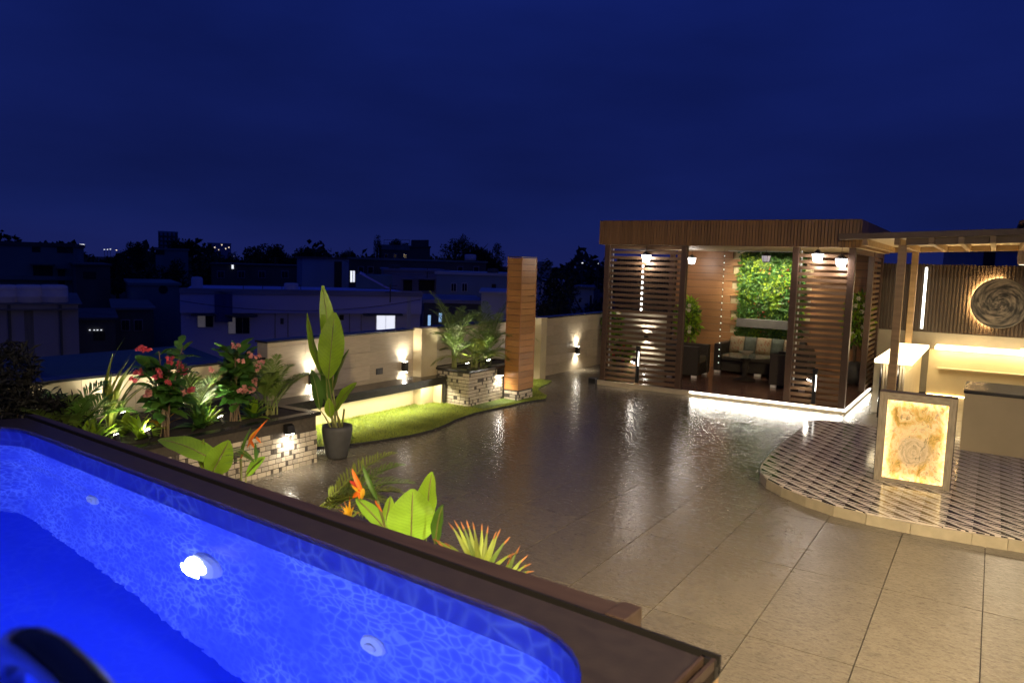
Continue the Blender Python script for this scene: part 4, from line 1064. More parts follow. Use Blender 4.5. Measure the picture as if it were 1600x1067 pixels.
# ------------------------------------------------------------------ plants
def blade(mb,base,tip,width,normal,curl=.1,fold=.15,nl=9,shape=1.0,wav=.0):
    base,tip,nv=Vector(base),Vector(tip),Vector(normal); ax=tip-base; L=ax.length; a=ax/L
    nv=(nv-a*nv.dot(a)).normalized(); s=a.cross(nv); vs=[]; cols=(-1,-.55,0,.55,1)
    ph=random.random()*6
    for i in range(nl+1):
        t=i/nl; w_=width*.5*max(.012,(math.sin(math.pi*min(1,t**shape*.97+.015)))**.75)
        c=base+a*L*t+nv*(curl*L*(math.sin(math.pi*t)))
        for q in cols:
            vs.append(c+s*w_*q-nv*(fold*w_*(1-abs(q))*1.0)+nv*(wav*w_*math.sin(t*17+ph+q*2)*abs(q)))
    m_=len(cols); fs=[(i*m_+j,i*m_+j+1,(i+1)*m_+j+1,(i+1)*m_+j) for i in range(nl) for j in range(m_-1)]
    mb.add(vs,fs)
def leafuv(o,nl):
    me=o.data; uv=me.uv_layers.new(name='UVMap'); vi=np.empty(len(me.loops),np.int32); me.loops.foreach_get('vertex_index',vi)
    cc=np.array((-1,-.55,0,.55,1)); uv.data.foreach_set('uv',np.stack([(vi//5)/nl,cc[vi%5]],1).astype(np.float32).reshape(-1))
def leaf(parent,name,mt,base,tip,width,normal,curl=.1,fold=.2,shape=1.,wav=.04,petiole=None,pmat=None,nl=10):
    mb=MB(); blade(mb,base,tip,width,normal,curl,fold,nl,shape,wav); o=mb.build(name,mt,parent,smooth=True)
    leafuv(o,nl)
    b_,t_=Vector(base),Vector(tip); nv=Vector(normal); a=(t_-b_).normalized(); nv=(nv-a*nv.dot(a)).normalized(); L=(t_-b_).length
    mid=[b_+(t_-b_)*t+nv*(curl*L*math.sin(math.pi*t)-fold*width*.5*max(.012,math.sin(math.pi*min(1,t**shape*.97+.015))**.75)+.002) for t in (0,.25,.5,.75,.95)]
    pts=mid
    if petiole:
        p=Vector(petiole); pts=[p,(p+b_)/2+Vector((0,0,.02))]+mid
    MB().tube(pts,[.009 if petiole else .005]*2+[.005]*(len(pts)-3)+[.002],5).build('midrib',pmat or M['stem'],o)
    return o
def frond(parent,mt,base,az,length,rise,droop,nl=26,ll=.20,lw=.012,tipm=None,up=.35):
    base=Vector(base); hd=Vector((math.cos(az),math.sin(az),0)); pts=[]; tg=[]
    ang=rise; p=base.copy(); st_=length/16
    for i in range(17):
        d=hd*math.cos(ang)+Vector((0,0,1))*math.sin(ang); pts.append(p.copy()); tg.append(d.copy()); p+=d*st_; ang-=droop/16*(.4+1.2*i/16)
    mb=MB(); mb.tube(pts,[.006]*10+[.004]*5+[.002]*2,4,False)
    vs=[];fs=[]
    for i in range(nl):
        t=.22+.78*(i+.5)/nl; f_=t*16; k0=min(15,int(f_)); q=pts[k0]+(pts[k0+1]-pts[k0])*(f_-k0); d=tg[k0]; sd=d.cross(Vector((0,0,1))).normalized(); u_=sd.cross(d)
        l_=ll*(math.sin(math.pi*(.18+.8*t)))**.6*random.uniform(.85,1.1)
        for s_ in (-1,1):
            o_=(sd*s_*.80+d*(.55+.5*t)+u_*up+Vector((random.uniform(-.1,.1),random.uniform(-.1,.1),random.uniform(-.12,.08)))).normalized()
            e1=q+o_*l_*.55; e2=q+o_*l_+Vector((0,0,-.22*l_)); wv=o_.cross(u_).normalized()*lw*.5
            mb.add([q-wv*.4,q+wv*.4,e1+wv,e1-wv,e2],[(0,1,2,3),(3,2,4)])
    return mb.build('frond',mt,parent,smooth=False)
def palm(label,base,n,length,mt,seed,group=None,rise=(.9,1.45),droop=(.9,1.7),ll=.2,lw=.013,cane=True,nl=26,spread=.06,azr=None,up=.35,cat='palm'):
    random.seed(seed); b_=Vector(base); t=thing('areca_palm',label,cat,base,group)
    for q in range(n):
        az=random.uniform(*azr) if azr else 2*math.pi*q/n*1.618+random.uniform(-.4,.4)
        o_=Vector((random.uniform(-spread,spread),random.uniform(-spread,spread),0)); hh=random.uniform(.05,.2)*length
        if cane: MB().tube([b_+o_,b_+o_+Vector((0,0,hh))],.009,5,False).build('cane',M['stem'],t)
        frond(t,mt if not isinstance(mt,(list,tuple)) else random.choice(mt),b_+o_+Vector((0,0,hh if cane else 0)),az,length*random.uniform(.75,1.1),random.uniform(*rise),random.uniform(*droop),nl,ll,lw,up=up)
    return t
def spot(label,at,dirv,pw=9,col=(1,.95,.72)):
    at=Vector(at); t=thing('plant_spot',label,'spot lamp',at,'small spot lamps stuck in the planters'); d=Vector(dirv).normalized()
    MB().tube([at-Vector((0,0,.02)),at+Vector((0,0,.05))],.006,6).build('spike',M['black'],t)
    c=at+Vector((0,0,.07)); MB().tube([c-d*.04,c+d*.03],[.02,.03],12).build('spot_head',M['black'],t)
    MB().tube([c+d*.0305,c+d*.034],.025,12).build('spot_lens',M['led_bulb'],t)
    lamp('SPOT',t,c+d*.05,pw,col,.02,d,angle=95,blend=.7)
# potted strelitzia beside the planter
PC=Vector((-6.03,5.93,0))
pp=thing('potted_plant','tall potted plant with big banana like leaves at the lawn corner','potted plant',PC)
MB().lathe([(.105,.001),(.118,.03),(.150,.20),(.168,.32),(.163,.365),(.146,.368),(.140,.345),(.02,.335)],PC,36).build('pot',M['pot'],pp,smooth=True)
MB().lathe([(.138,.332),(.002,.340)],PC,20).build('soil',M['soil'],pp)
vd=Vector((-_f.x,-_f.y,0)).normalized()    # towards the viewer
rt=Vector((_r0.x,_r0.y,0))
def pf(px,py,off=0): return onplane(px,py,PC+vd*off,vd)
root=PC+Vector((0,0,.335))
def sl(bx,by,tx,ty,wd,off,nrm,mt='strelitzia',curl=.06,fold=.18,sh=.85,po=(0,0)):
    leaf(pp,'leaf',M[mt],pf(bx,by,off),pf(tx,ty,off+.02),wd,nrm,curl,fold,sh,.05,root+rt*po[0]+vd*po[1],M['stem'],14)
sl(517,560,504,446,.175,-.10,vd+rt*.5,po=(-.02,-.03))
sl(505,590,480,489,.155,-.06,vd-rt*1.0,po=(-.04,0),curl=.05)
sl(513,592,523,488,.285,.05,vd*1+rt*.1,curl=.03,sh=.95,fold=.12,po=(.0,.04))
sl(500,640,486,576,.18,.08,vd*.5+rt*1.0,'strelitziadark',po=(-.06,.03))
sl(520,612,545,546,.165,-.03,vd*.4-rt*.9,'strelitziadark',po=(.03,0))
sl(523,642,557,598,.18,.0,vd*.7-rt*.8+Vector((0,0,.4)),'strelitzia',po=(.06,0),curl=.1)
sl(516,652,514,622,.11,.10,vd,'strelitzia',po=(.02,.06))
sl(512,630,504,555,.17,-.05,vd*.6+rt*.7,'strelitziadark',po=(-.02,.0))
for dx,dy in ((.05,.02),(-.06,.04),(.02,-.05),(.075,.0)):
    MB().tube([root+Vector((dx,dy,0)),root+Vector((dx*1.5,dy*1.5,.22))],.008,5).build('stem',M['stem'],pp)

# palms in the square planter
palm('bushy green palm at the left end of the square brick planter',(-7.10,9.50,.54),13,1.05,[M['palm'],M['palm']],3,'palms in the square planter',(.75,1.5),(.9,2.1),.25,.012,nl=24,up=.2)
palm('brightly lit palm in the front of the square brick planter by the spot lamp',(-6.86,9.75,.54),16,.72,[M['palm'],M['palmyellow']],4,'palms in the square planter',(.5,1.45),(1.0,2.3),.22,.012,nl=22,up=.15)
palm('dark green palm at the back of the square planter close to the wooden pillar',(-7.00,10.25,.54),13,1.05,M['palm'],5,'palms in the square planter',(.8,1.5),(.9,2.0),.25,.012,nl=24,up=.2)
spot('spot lamp shining up into the palms of the square brick planter',(-6.76,9.98,.55),(-.35,-.1,1),60)
spot('spot lamp at the left corner of the square brick planter under the palms',(-6.78,9.42,.55),(-.4,.1,1),45)

# flowering shrubs in the long planter
def shrub(label,base,h,rad,seed,petal,ncl):
    random.seed(seed); b_=Vector(base); t=thing('flowering_shrub',label,'flowering shrub',base,'pink flowering shrubs in the long planter')
    tops=[]
    for q in range(9):
        az=random.uniform(0,6.28); rr_=rad*random.uniform(.15,.8); zt_=h*random.uniform(.55,.95)
        p=[b_+Vector((random.uniform(-.04,.04),random.uniform(-.04,.04),0)), b_+Vector((math.cos(az)*rr_*.3,math.sin(az)*rr_*.3,zt_*.5)), b_+Vector((math.cos(az)*rr_,math.sin(az)*rr_,zt_))]
        MB().tube(p,[.008,.007,.005],5).build('stem',M['bark'],t); tops.append(p)
    for q in range(190):
        p=random.choice(tops); u_=random.uniform(.36,1); a=p[1].lerp(p[2],max(0,u_*2-1)) if u_>.5 else p[0].lerp(p[1],u_*2)
        az=random.uniform(0,6.28); el=random.uniform(-.5,.8); d=Vector((math.cos(az)*math.cos(el),math.sin(az)*math.cos(el),math.sin(el))); L=random.uniform(.11,.20)
        a=a+d*random.uniform(0,.07); mb=MB(); blade(mb,a,a+d*L,L*.60,Vector((random.uniform(-.5,.5),random.uniform(-.5,.5),1)),.12,.2,6,.9,.05)
        mb.build('leaf',random.choice((M['leafshrub'],M['leafshrub'],M['leafdark'])),t,smooth=True)
    for q in range(ncl):
        az=random.uniform(-2.6,1.4); zz=random.uniform(.42,1.0)*h; rr_=rad*random.uniform(.55,1.0)*(1-.5*max(0,zz/h-.6)); c=b_+Vector((math.cos(az)*rr_,math.sin(az)*rr_,zz))
        mb=MB()
        for f_ in range(random.randint(3,6)):
            cc=c+Vector((random.uniform(-.03,.03),random.uniform(-.03,.03),random.uniform(-.02,.025)))
            for k_ in range(9):
                d=Vector((random.gauss(0,1),random.gauss(0,1),random.gauss(.2,1))).normalized(); blade(mb,cc,cc+d*.024,.025,Vector((random.uniform(-1,1),random.uniform(-1,1),.3)),.2,.1,3)
        mb.build('blossom',petal if random.random()<.8 else (M['pale'] if petal is M['pink'] else M['pink']),t)
    return t
SB=.545
shrub('shrub with dark pink flowers in the long brick planter, left of the fan shaped frond',(-6.22,3.99,SB),.84,.27,11,M['pink'],13)
shrub('shrub with pale pink flowers in the long brick planter, right of the fan shaped frond',(-6.32,4.82,SB),.80,.28,12,M['pale'],13)
palm('slender dark palm at the right end of the long brick planter before the bench',(-6.32,5.24,SB),12,.62,M['palm'],6,'palms in the long planter',(1.0,1.5),(.8,1.7),.18,.012)
palm('palm with a wide fan shaped frond between the two pink shrubs',(-6.48,4.50,SB),6,.66,M['palm'],8,'palms in the long planter',(.9,1.45),(.5,1.0),.22,.010)
palm('lush green palm at the far left of the long planter beside the dark bush',(-6.5,3.30,SB),12,.55,[M['palm'],M['leafdark']],10,'palms in the long planter',(.7,1.4),(.6,1.5),.2,.016)
def tuft(label,base,n,L,mts,seed,wd=.02,cat='plant',name='spiky_plant',lean=(.3,1.3),group=None,azr=(0,6.28)):
    random.seed(seed); b_=Vector(base); t=thing(name,label,cat,base,group)
    for q in range(n):
        az=random.uniform(*azr); el=random.uniform(*lean); d=Vector((math.cos(az)*math.cos(el),math.sin(az)*math.cos(el),math.sin(el))); l_=L*random.uniform(.6,1.15)
        mb=MB(); blade(mb,b_+d*.01,b_+d*l_+Vector((0,0,-.12*l_)),wd*random.uniform(.7,1.3),Vector((-d.x*.6,-d.y*.6,1)),.12,.25,6,.8,.05); mb.build('leaf',random.choice(mts),t,smooth=True)
    return t
tuft('bright yellow green croton lit by a spot lamp, left of the dark pink shrub',(-6.30,3.80,SB),46,.25,[M['leaflime'],M['leafbig']],21,.045,'croton','croton')
tuft('bright pale grass tuft lit by a spot lamp beneath the fan shaped frond',(-6.34,4.52,SB),60,.24,[M['palmyellow'],M['greygreen'],M['leaflime']],22,.016,'grass tuft','grass_tuft')
tuft('yellow green leafy croton behind the pool corner at the left',(-6.35,3.42,SB),54,.30,[M['leaflime'],M['palm'],M['leafbig']],23,.045,'croton','croton',group=None)
tuft('small variegated croton with a yellow leaf behind the dark pink shrub',(-6.55,4.18,SB),20,.24,[M['leafbig'],M['yellow'],M['leafdark']],24,.05,'croton','croton')
tuft('tall strap leaved palm leaning over the low wall, left of the pink shrubs',(-6.62,3.70,SB),17,1.0,[M['palmyellow'],M['palm'],M['palmyellow']],9,.036,'palm','strap_palm',(.85,1.5),None,(-.3,1.6))
spot('spot lamp in the long planter under the bright croton',(-6.19,3.82,SB),(-.7,-.1,1),38,(1,.95,.62))
spot('spot lamp in the long planter under the fan shaped frond',(-6.21,4.58,SB),(-.7,-.05,1),38,(1,.97,.72))
for i,(x,y,mts,lab) in enumerate(((-6.30,4.40,['leafshrub','leafdark'],'low dark leafy clump at the front of the long planter under the dark pink shrub'),
  (-6.30,5.02,['leafshrub','leafbig'],'low leafy clump at the front of the long planter under the pale pink shrub'),
  (-6.95,4.85,['leafdark','palm'],'leafy clump by the low wall between the two pink shrubs'),
  (-6.95,5.30,['leafdark','palm'],'leafy clump by the wall at the right end of the long planter'),
  (-6.62,3.85,['leaflime','palm'],'pale leafy clump below the leaning yellow green palm'),
  (-6.35,3.35,['palm','leafbig'],'leafy clump just behind the far pool corner'))):
    tuft(lab,(x,y,SB),42,.27,[M[k_] for k_ in mts],70+i,.06,'leafy plant','leafy_clump',(.1,1.3),'leafy clumps in the long planter')
spot('added spot lamp by the low wall behind the dark pink shrub',(-7.05,4.10,SB),(-.75,.1,1),22,(1,.93,.75))  # extra lamps here and below, hidden by plants, added to brighten the wall
spot('added spot lamp by the low wall behind the fan shaped frond',(-7.05,4.72,SB),(-.75,.1,1),22,(1,.93,.75))
spot('spot lamp in the long planter behind the pool corner',(-6.22,3.55,SB),(-.8,.15,1),30,(1,.95,.62))
for lb,x,y,dv in (('added hidden spot lamp behind the pool ledge under the orange crested flower',-2.62,3.42,(.1,-.55,1)),('added hidden spot lamp behind the pool ledge near its end',-1.85,3.30,(0,-.5,1)),('added hidden spot lamp behind the pool ledge beside the long brick planter',-3.72,3.50,(0,-.55,1))):  # unseen spot lamps added to light the pool plants
    spot(lb,(x,y,.25),dv,26,(1,.95,.72))
# dark shrub at the far left
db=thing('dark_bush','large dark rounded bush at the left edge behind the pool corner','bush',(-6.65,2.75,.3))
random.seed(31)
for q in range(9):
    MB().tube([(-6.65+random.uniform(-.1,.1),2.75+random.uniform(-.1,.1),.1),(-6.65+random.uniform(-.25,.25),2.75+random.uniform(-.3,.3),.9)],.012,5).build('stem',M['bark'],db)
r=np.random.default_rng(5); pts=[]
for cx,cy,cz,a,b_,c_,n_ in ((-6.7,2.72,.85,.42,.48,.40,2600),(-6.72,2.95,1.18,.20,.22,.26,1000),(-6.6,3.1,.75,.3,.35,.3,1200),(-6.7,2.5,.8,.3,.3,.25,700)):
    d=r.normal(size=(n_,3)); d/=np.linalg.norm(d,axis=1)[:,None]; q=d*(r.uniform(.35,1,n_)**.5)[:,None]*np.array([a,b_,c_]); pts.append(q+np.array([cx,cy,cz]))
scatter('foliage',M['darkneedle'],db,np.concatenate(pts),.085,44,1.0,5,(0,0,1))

# plants in the strip between pool and terrace
SY=3.02
def yp(px,py,y=SY): return onY(px,py,y)
def canna(label,base,leaves,fl=None):
    t=thing('canna_plant',label,'flowering plant',base,None); b_=Vector(base)
    for bx,by,tx,ty,wd,dy,nrm,mt in leaves:
        leaf(t,'leaf',M[mt],yp(bx,by,SY+dy),yp(tx,ty,SY+dy+.02),wd,Vector(nrm),.07,.16,.85,.05,b_+Vector((random.uniform(-.04,.04),random.uniform(-.04,.04),0)),M['stem'],12)
    if fl:
        for (sx,sy,ex,ey,wd,mt) in fl:
            a,c_=yp(sx,sy,SY-.02),yp(ex,ey,SY-.03); mb=MB(); blade(mb,a,c_,wd,vd+Vector((0,0,.3)),.10,.35,6,.8); mb.build('petal',M[mt],t,smooth=True)
        a=yp(fl[0][0],fl[0][1],SY-.02); MB().tube([b_,(b_+a)/2+Vector((.02,0,.05)),a],.008,6).build('flower_stem',M['stem'],t)
canna('broad leaved plant with an orange flower against the long brick planter',(-3.95,3.05,0),
 [(345,725,248,686,.17,.02,vd*.5+Vector((0,0,1)),'canna'),(330,742,358,688,.17,-.02,vd+rt*.3,'canna'),(318,735,318,686,.11,.06,vd-rt*.8,'strelitzia'),(385,742,414,714,.08,.03,vd+Vector((0,0,.8)),'canna')],
 [(376,716,392,668,.022,'leafdark'),(386,700,418,655,.016,'orange'),(388,692,405,668,.022,'yellow'),(392,688,398,700,.018,'orange'),(400,682,408,692,.016,'orange'),(382,706,376,716,.014,'red')])
canna('broad leaved plant with an orange crested flower near the middle of the pool edge',(-2.50,3.05,0),
 [(642,850,645,764,.26,-.03,vd+rt*.15,'canna'),(668,815,675,737,.15,.06,vd-rt*.9,'strelitzia'),(680,850,692,788,.10,.02,vd-rt*1.2,'strelitziadark'),(604,828,556,778,.09,.0,vd*.6+Vector((0,0,1)),'canna'),(603,815,610,775,.07,.05,vd+rt*.6,'strelitzia')],
 [(590,782,566,726,.030,'leafdark'),(566,768,550,732,.028,'orange'),(566,762,546,751,.024,'red'),(566,770,549,758,.018,'yellow'),(566,764,551,778,.026,'orange'),(568,762,565,780,.026,'yellow'),(563,766,561,780,.020,'orange'),(586,782,598,800,.014,'orange')])
random.seed(41)
def fanpalm(label,bx,by,y,tips,mts,wd,seed,group='low palms beside the pool'):
    random.seed(seed); b0=onY(bx,by,y); t=thing('low_palm',label,'palm',(b0.x,b0.y,0),group)
    MB().tube([(b0.x,b0.y,0),b0],.012,6).build('stem',M['stem'],t)
    for tx,ty in tips:
        tp=onY(tx+random.uniform(-2,2),ty+random.uniform(-2,2),y+random.uniform(-.10,.10)); mid=b0.lerp(tp,.75)
        mb=MB(); blade(mb,b0,tp,wd,vd+Vector((0,0,.6)),.14,.35,8,.75,.03); o=mb.build('leaflet',random.choice(mts),t,smooth=True)
        d=(tp-b0).normalized(); mb=MB(); blade(mb,tp-d*.035,tp+d*.045+Vector((0,0,-.018)),wd*.35,vd+Vector((0,0,.6)),.1,.2,4,.8); mb.build('leaflet_tip',M['palmtip'],o)
fanpalm('low yellow green palm with dry orange tips near the end of the pool ledge',752,905,2.98,[(708,822),(716,818),(724,822),(734,822),(742,822),(752,826),(760,828),(770,836),(778,834),(790,846),(700,848),(692,852),(686,846),(798,864)],[M['palmyellow'],M['palm'],M['palmyellow']],.026,51)
fanpalm('small low palm with brown tips rising last along the pool ledge',785,915,2.96,[(806,861),(815,874),(822,884),(828,892),(800,868),(793,876),(818,893)],[M['palmyellow'],M['palm']],.022,52)
fanpalm('small tuft with orange tips under the bird of paradise flower',549,815,3.02,[(536,790),(533,796),(541,784),(548,788),(556,790),(545,778),(560,798)],[M['palmyellow'],M['yellow']],.02,53)
t=palm('low spiky palm spreading right in front of the long brick planter',(-3.55,3.32,.50),9,.62,[M['palm'],M['palmyellow']],54,'low palms beside the pool',(.25,.75),(.4,1.0),.14,.014,True,22,.05,(-.5,1.6),.5)
tuft('dark drooping grass hanging over the pool ledge beside the orange flower',(-3.62,2.90,.98),9,.26,[M['leafdark'],M['palm']],55,.016,'grass tuft','grass_tuft',(.1,.7),None,(2.2,5.2))

# flowering plants inside and behind the pavilion
def ballplant(label,px,py,y,rx,rz,seed,petal,pot=False,stem_z=FZ):
    c=onY(px,py,y); t=thing('pavilion_plant',label,'flowering plant',(c.x,c.y,stem_z),'plants beside the pavilion seats')
    r=np.random.default_rng(seed); n_=420; d=r.normal(size=(n_,3)); d/=np.linalg.norm(d,axis=1)[:,None]
    q=d*(r.uniform(.2,1,n_)**.45)[:,None]*np.array([rx,rx*.8,rz])+np.array(c)
    for k_ in range(5): MB().tube([(c.x,c.y,stem_z),(c.x+random.uniform(-.1,.1),c.y,c.z),(c.x+random.uniform(-.2,.2)*rx*3,c.y,c.z+rz*.6)],.012,5).build('stem',M['bark'],t)
    scatter('foliage',M['leafbig'],t,q,.13,seed,1,2.4,(0,-.5,.6)); scatter('foliage',M['leafdark'],t,q[::2]*1.0,.13,seed+1,1,2.2,(0,-.5,.6))
    random.seed(seed)
    for k_ in range(14):
        a=random.uniform(0,6.28); cc=c+Vector((math.cos(a)*rx*random.uniform(.5,1),-rx*random.uniform(.3,.8),math.sin(a)*rz*random.uniform(.4,1))); mb=MB()
        for f_ in range(6):
            b2=f_*1.05; dd=Vector((math.cos(b2),-.5,math.sin(b2))).normalized(); blade(mb,cc,cc+dd*.055,.04,Vector((0,-1,.2)),.2,.1,3)
        mb.build('blossom',petal,t)
    if pot: MB().lathe([(.12,stem_z),(.19,stem_z+.14),(.20,stem_z+.28),(.14,stem_z+.42),(.13,stem_z+.42)],(c.x,c.y,0),24).build('pot',M['pot'],t,smooth=True)
ballplant('white flowering plant by the plank wall left of the plant wall',1074,500,15.75,.25,.46,61,M['white_fl'],True)
ballplant('white flowering plant in a dark round pot by the right corner of the pavilion',1341,500,15.85,.22,.50,62,M['white_fl'],True)
ballplant('green plant behind the left slats at the foot of the stone wall',952,512,15.6,.30,.32,63,M['leaflime'],False,0)
ballplant('small red flowering plant behind the left slats of the pavilion',972,550,15.9,.22,.20,64,M['red'],True,0)

# ------------------------------------------------------------------ neighbouring town
GZ=-10
def house(name,label,mt,xl,xr,ytop,d,depth=9,rot=0,cap=.12,zb=GZ,capm=None,cat='building'):
    c=atd((xl+xr)/2,ytop,d); dv=Vector((c.x,c.y,0)).normalized(); a=R(rot); nv=-Vector((dv.x*math.cos(a)-dv.y*math.sin(a),dv.x*math.sin(a)+dv.y*math.cos(a),0)); sd=Vector((-nv.y,nv.x,0))
    if sd.dot(rt)<0: sd=-sd
    A=onplane(xl,ytop,c,nv); B=onplane(xr,ytop,c,nv); x0=(A-c).dot(sd); x1=(B-c).dot(sd); zt_=c.z
    o=Vector((c.x,c.y,0)); t=thing(name,label,cat,(c.x,c.y,zb))
    MB().fbox(o+sd*x0+Vector((0,0,zb)),sd*(x1-x0),-nv*depth,(0,0,zt_-zb)).build('wall',mt,t)
    if cap: MB().fbox(o+sd*(x0-.12)+nv*.12+Vector((0,0,zt_+.003)),sd*(x1-x0+.24),-nv*(depth+.24),(0,0,cap)).build('roof_edge',capm or mt,t)
    t_=dict(o=t,c=c,n=nv,s=sd,x0=x0,x1=x1,z=zt_,depth=depth); return t_
def fbx(h,name,mt,x0,y0,x1,y1,out=.05,th=.06,parent=None):
    a=onplane(x0,y1,h['c'],h['n']); xa=(a-h['c']).dot(h['s']); b_=onplane(x1,y0,h['c'],h['n']); xb=(b_-h['c']).dot(h['s'])
    o=Vector((h['c'].x,h['c'].y,0))+h['s']*xa+h['n']*(out-th); o.z=a.z
    return MB().fbox(o,h['s']*(xb-xa),h['n']*th,(0,0,b_.z-a.z)).build(name,mt,parent or h['o'])
def window(h,x0,y0,x1,y1,panes,fr=1.2,fm=None):
    f=fbx(h,'window',fm or M['h_pale'],x0-fr,y0-fr,x1+fr,y1+fr,.05,.05)
    n_=len(panes); w_=(x1-x0)/n_
    for i,p in enumerate(panes):
        fbx(h,'pane',p,x0+i*w_+.4,y0+.3,x0+(i+1)*w_-.4,y1-.3,.075,.022,f)
def opening(h,x0,y0,x1,y1): return fbx(h,'opening',M['hole'],x0,y0,x1,y1,.02,.018)
def box_on(h,name,mt,x0,x1,ytop,back,dep,zb=None):
    # a volume standing on the roof, set back from the facade
    p0=Vector(h['c'])-h['n']*back; a=onplane(x0,ytop,p0,h['n']); b_=onplane(x1,ytop,p0,h['n']); z0=h['z']+.1 if zb is None else zb
    o=Vector((a.x,a.y,z0)); return MB().fbox(o,b_-a,-h['n']*dep,(0,0,max(.2,a.z-z0))).build(name,mt,h['o'])
# lilac house with the lit window
h1=house('lilac_house','pale lilac house with a brightly lit window and a blue tarp on its parapet',M['h_lilac'],282,657,459,38,9,4,.0)
fbx(h1,'parapet_band',M['h_lilac'],282,457.5,657,488,.30,.29)
fbx(h1,'parapet_cap',M['h_grey'],281,455.8,658,458.2,.36,.42)
for x0,x1,y in ((300,338,489.5),(352,402,490.5),(566,625,489)): fbx(h1,'window_hood',M['h_dark'],x0,y,x1,y+2.2,.75,.74)
window(h1,309,493,333,511,(M['curtain'],M['wpane']),1)
window(h1,357,496,390,521,(M['curtain'],M['wpane'],M['wpane']),1)
window(h1,588,492,617,515,(M['winlit'],M['winlit']),1.2)
fbx(h1,'tarp',M['tarp'],336,455,363,502,.36,.05)
for x in (429,449,545,563): fbx(h1,'drain_pipe',M['h_grey'],x,489,x+1.6,560,.10,.08)
fbx(h1,'pilaster',M['h_pale'],633,460,640,560,.34,.03); fbx(h1,'vent',M['hole'],530,492,537,500,.03,.028); fbx(h1,'meter_box',M['h_dark'],438,497,443,506,.15,.13)
def tank(label,px,py0,py1,d,w_,grp='water tanks on the roof at the left',mt=None,zb=None):
    a=atd(px,py1,d); t_=atd(px,py0,d).z; z0=a.z if zb is None else zb; hgt=t_-z0
    t=thing('water_tank',label,'water tank',(a.x,a.y,z0),grp)
    q=w_/2
    MB().lathe([(q*.93,0),(q,hgt*.04),(q*.97,hgt*.30),(q,hgt*.33),(q*.97,hgt*.36),(q,hgt*.62),(q*.97,hgt*.66),(q,hgt*.70),(q*.96,hgt*.86),(q*.75,hgt*.93),(q*.3,hgt*.95)],(a.x,a.y,z0),24).build('tank_body',mt or M['tank'],t,smooth=True)
    MB().lathe([(q*.30,hgt*.951),(q*.32,hgt*.99),(q*.1,hgt)],(a.x,a.y,z0),16).build('lid',M['h_dark'],t)
tank('single small water tank on the roof of the lilac house',308,431,458,39,.52,'water tank of the lilac house')
# house with three tanks
h2=house('grey_house','weathered grey house carrying a row of three white water tanks',M['h_grey'],-60,122,476,28,7,-2,.03,capm=M['concrete'])
fbx(h2,'wall_stain',M['concrete'],40,484,52,560,.012,.011)
for i,px in enumerate((6,45.5,84)):
    tank(('white water tank at the left edge, first of three','white water tank in the middle of the row of three','white water tank at the right end of the row of three')[i],px,443,472,28.7,.84,'water tanks on the roof at the left',None,h2['z']+.034)
h3=house('teal_house','dark teal building with a flat roof and black window openings behind the water tanks',M['h_teal'],-30,115,384,62,12,-6,.25,capm=M['h_dark'])
opening(h3,52,415,82,431); opening(h3,91,421,101,445); opening(h3,89,386,114,395); opening(h3,50,386,63,394)
fbx(h3,'parapet',M['h_teal'],-30,432,115,436,.4,.4)
h4=house('low_house','dark low house between the teal building and the lilac house',M['h_dark'],118,172,415,55,8,3,.1); opening(h4,130,425,150,436)
h5=house('plain_block','plain soot dark block with blank wall left of the lilac house',M['h_dark'],178,240,484,42,8,2,.1,capm=M['concrete'])
h6=house('roof_house','low teal roofed house with a round black opening in its gable',M['h_teal'],204,280,446,50,7,4,.15); 
c=onplane(255,452.5,h6['c'],h6['n']); mb=MB(); pts_=[]
mb.tube([c+h6['n']*.004,c+h6['n']*.03],[.26,.26],20); mb.build('round_opening',M['hole'],h6['o'])
h7=house('grey_block','small dim block with slatted balcony and tiny lights below the plain block',M['h_dark'],120,180,500,36,6,0,.1)
for x in (139,146,151,157): fbx(h7,'lamp_tube',M['dotw'],x,515,x+2.5,516.2,.05,.05)
opening(h7,146,518,164,532)
h8=house('teal_block','flat topped teal block rising behind dark trees',M['h_teal'],243,294,391,95,9,0,.2); opening(h8,243,386.9,257,398)
h8b=house('shed_block','long low dark shed behind the lilac house with a small white light',M['h_dark'],330,470,415,70,8,0,.1)
fbx(h8b,'lamp_tube',M['dotw'],362,413,365,420,.06,.05); 
h9=house('stair_tower','blue grey stair tower with dark door on the roof behind the potted plant',M['h_blue'],472,545,405,50,4.5,6,.12,capm=M['h_dark'])
opening(h9,522,409,534,455); fbx(h9,'pilaster',M['h_blue'],534,406,545,455,.06,.058)
h10=house('long_house','long dark flat house behind the stair tower with a lit white doorway',M['h_dark'],545,760,408,64,8,0,.15,capm=M['h_teal'])
window(h10,547,423,555,441,(M['dotw'],M['winlit']),.6,M['hole'])
h11=house('ramp_roof','sloping lilac stair cover on the roof behind the lit window',M['h_teal'],556,613,430,46,3,0,0)
c=h11['c']; a=onplane(562,428,c,h11['n']); b_=onplane(612,455,c,h11['n']); MB().fbox(a+h11['n']*.05,b_-a,-h11['n']*2.6,(0,0,.12)).build('sloping_roof',M['h_lilac'],h11['o'])
h12=house('far_block','far dark block with a square tower on the skyline',M['h_dark'],592,672,386,105,12,0,.2); box_on(h12,'roof_tower',M['h_dark'],643,670,375,2,6)
fbx(h12,'parapet',M['h_teal'],596,383.5,640,390,.15,.14)
h13=house('terrace_house','grey terrace house with two square dark openings',M['h_grey'],600,700,424,56,8,4,.15); opening(h13,630,437,644,454); opening(h13,654,437,679,454)
h14=house('blue_house','blue walled house with pale roof edge behind the palms of the square planter',M['h_blue'],682,792,430,52,8,-4,.18,capm=M['h_pale']); opening(h14,768,444,775,458)
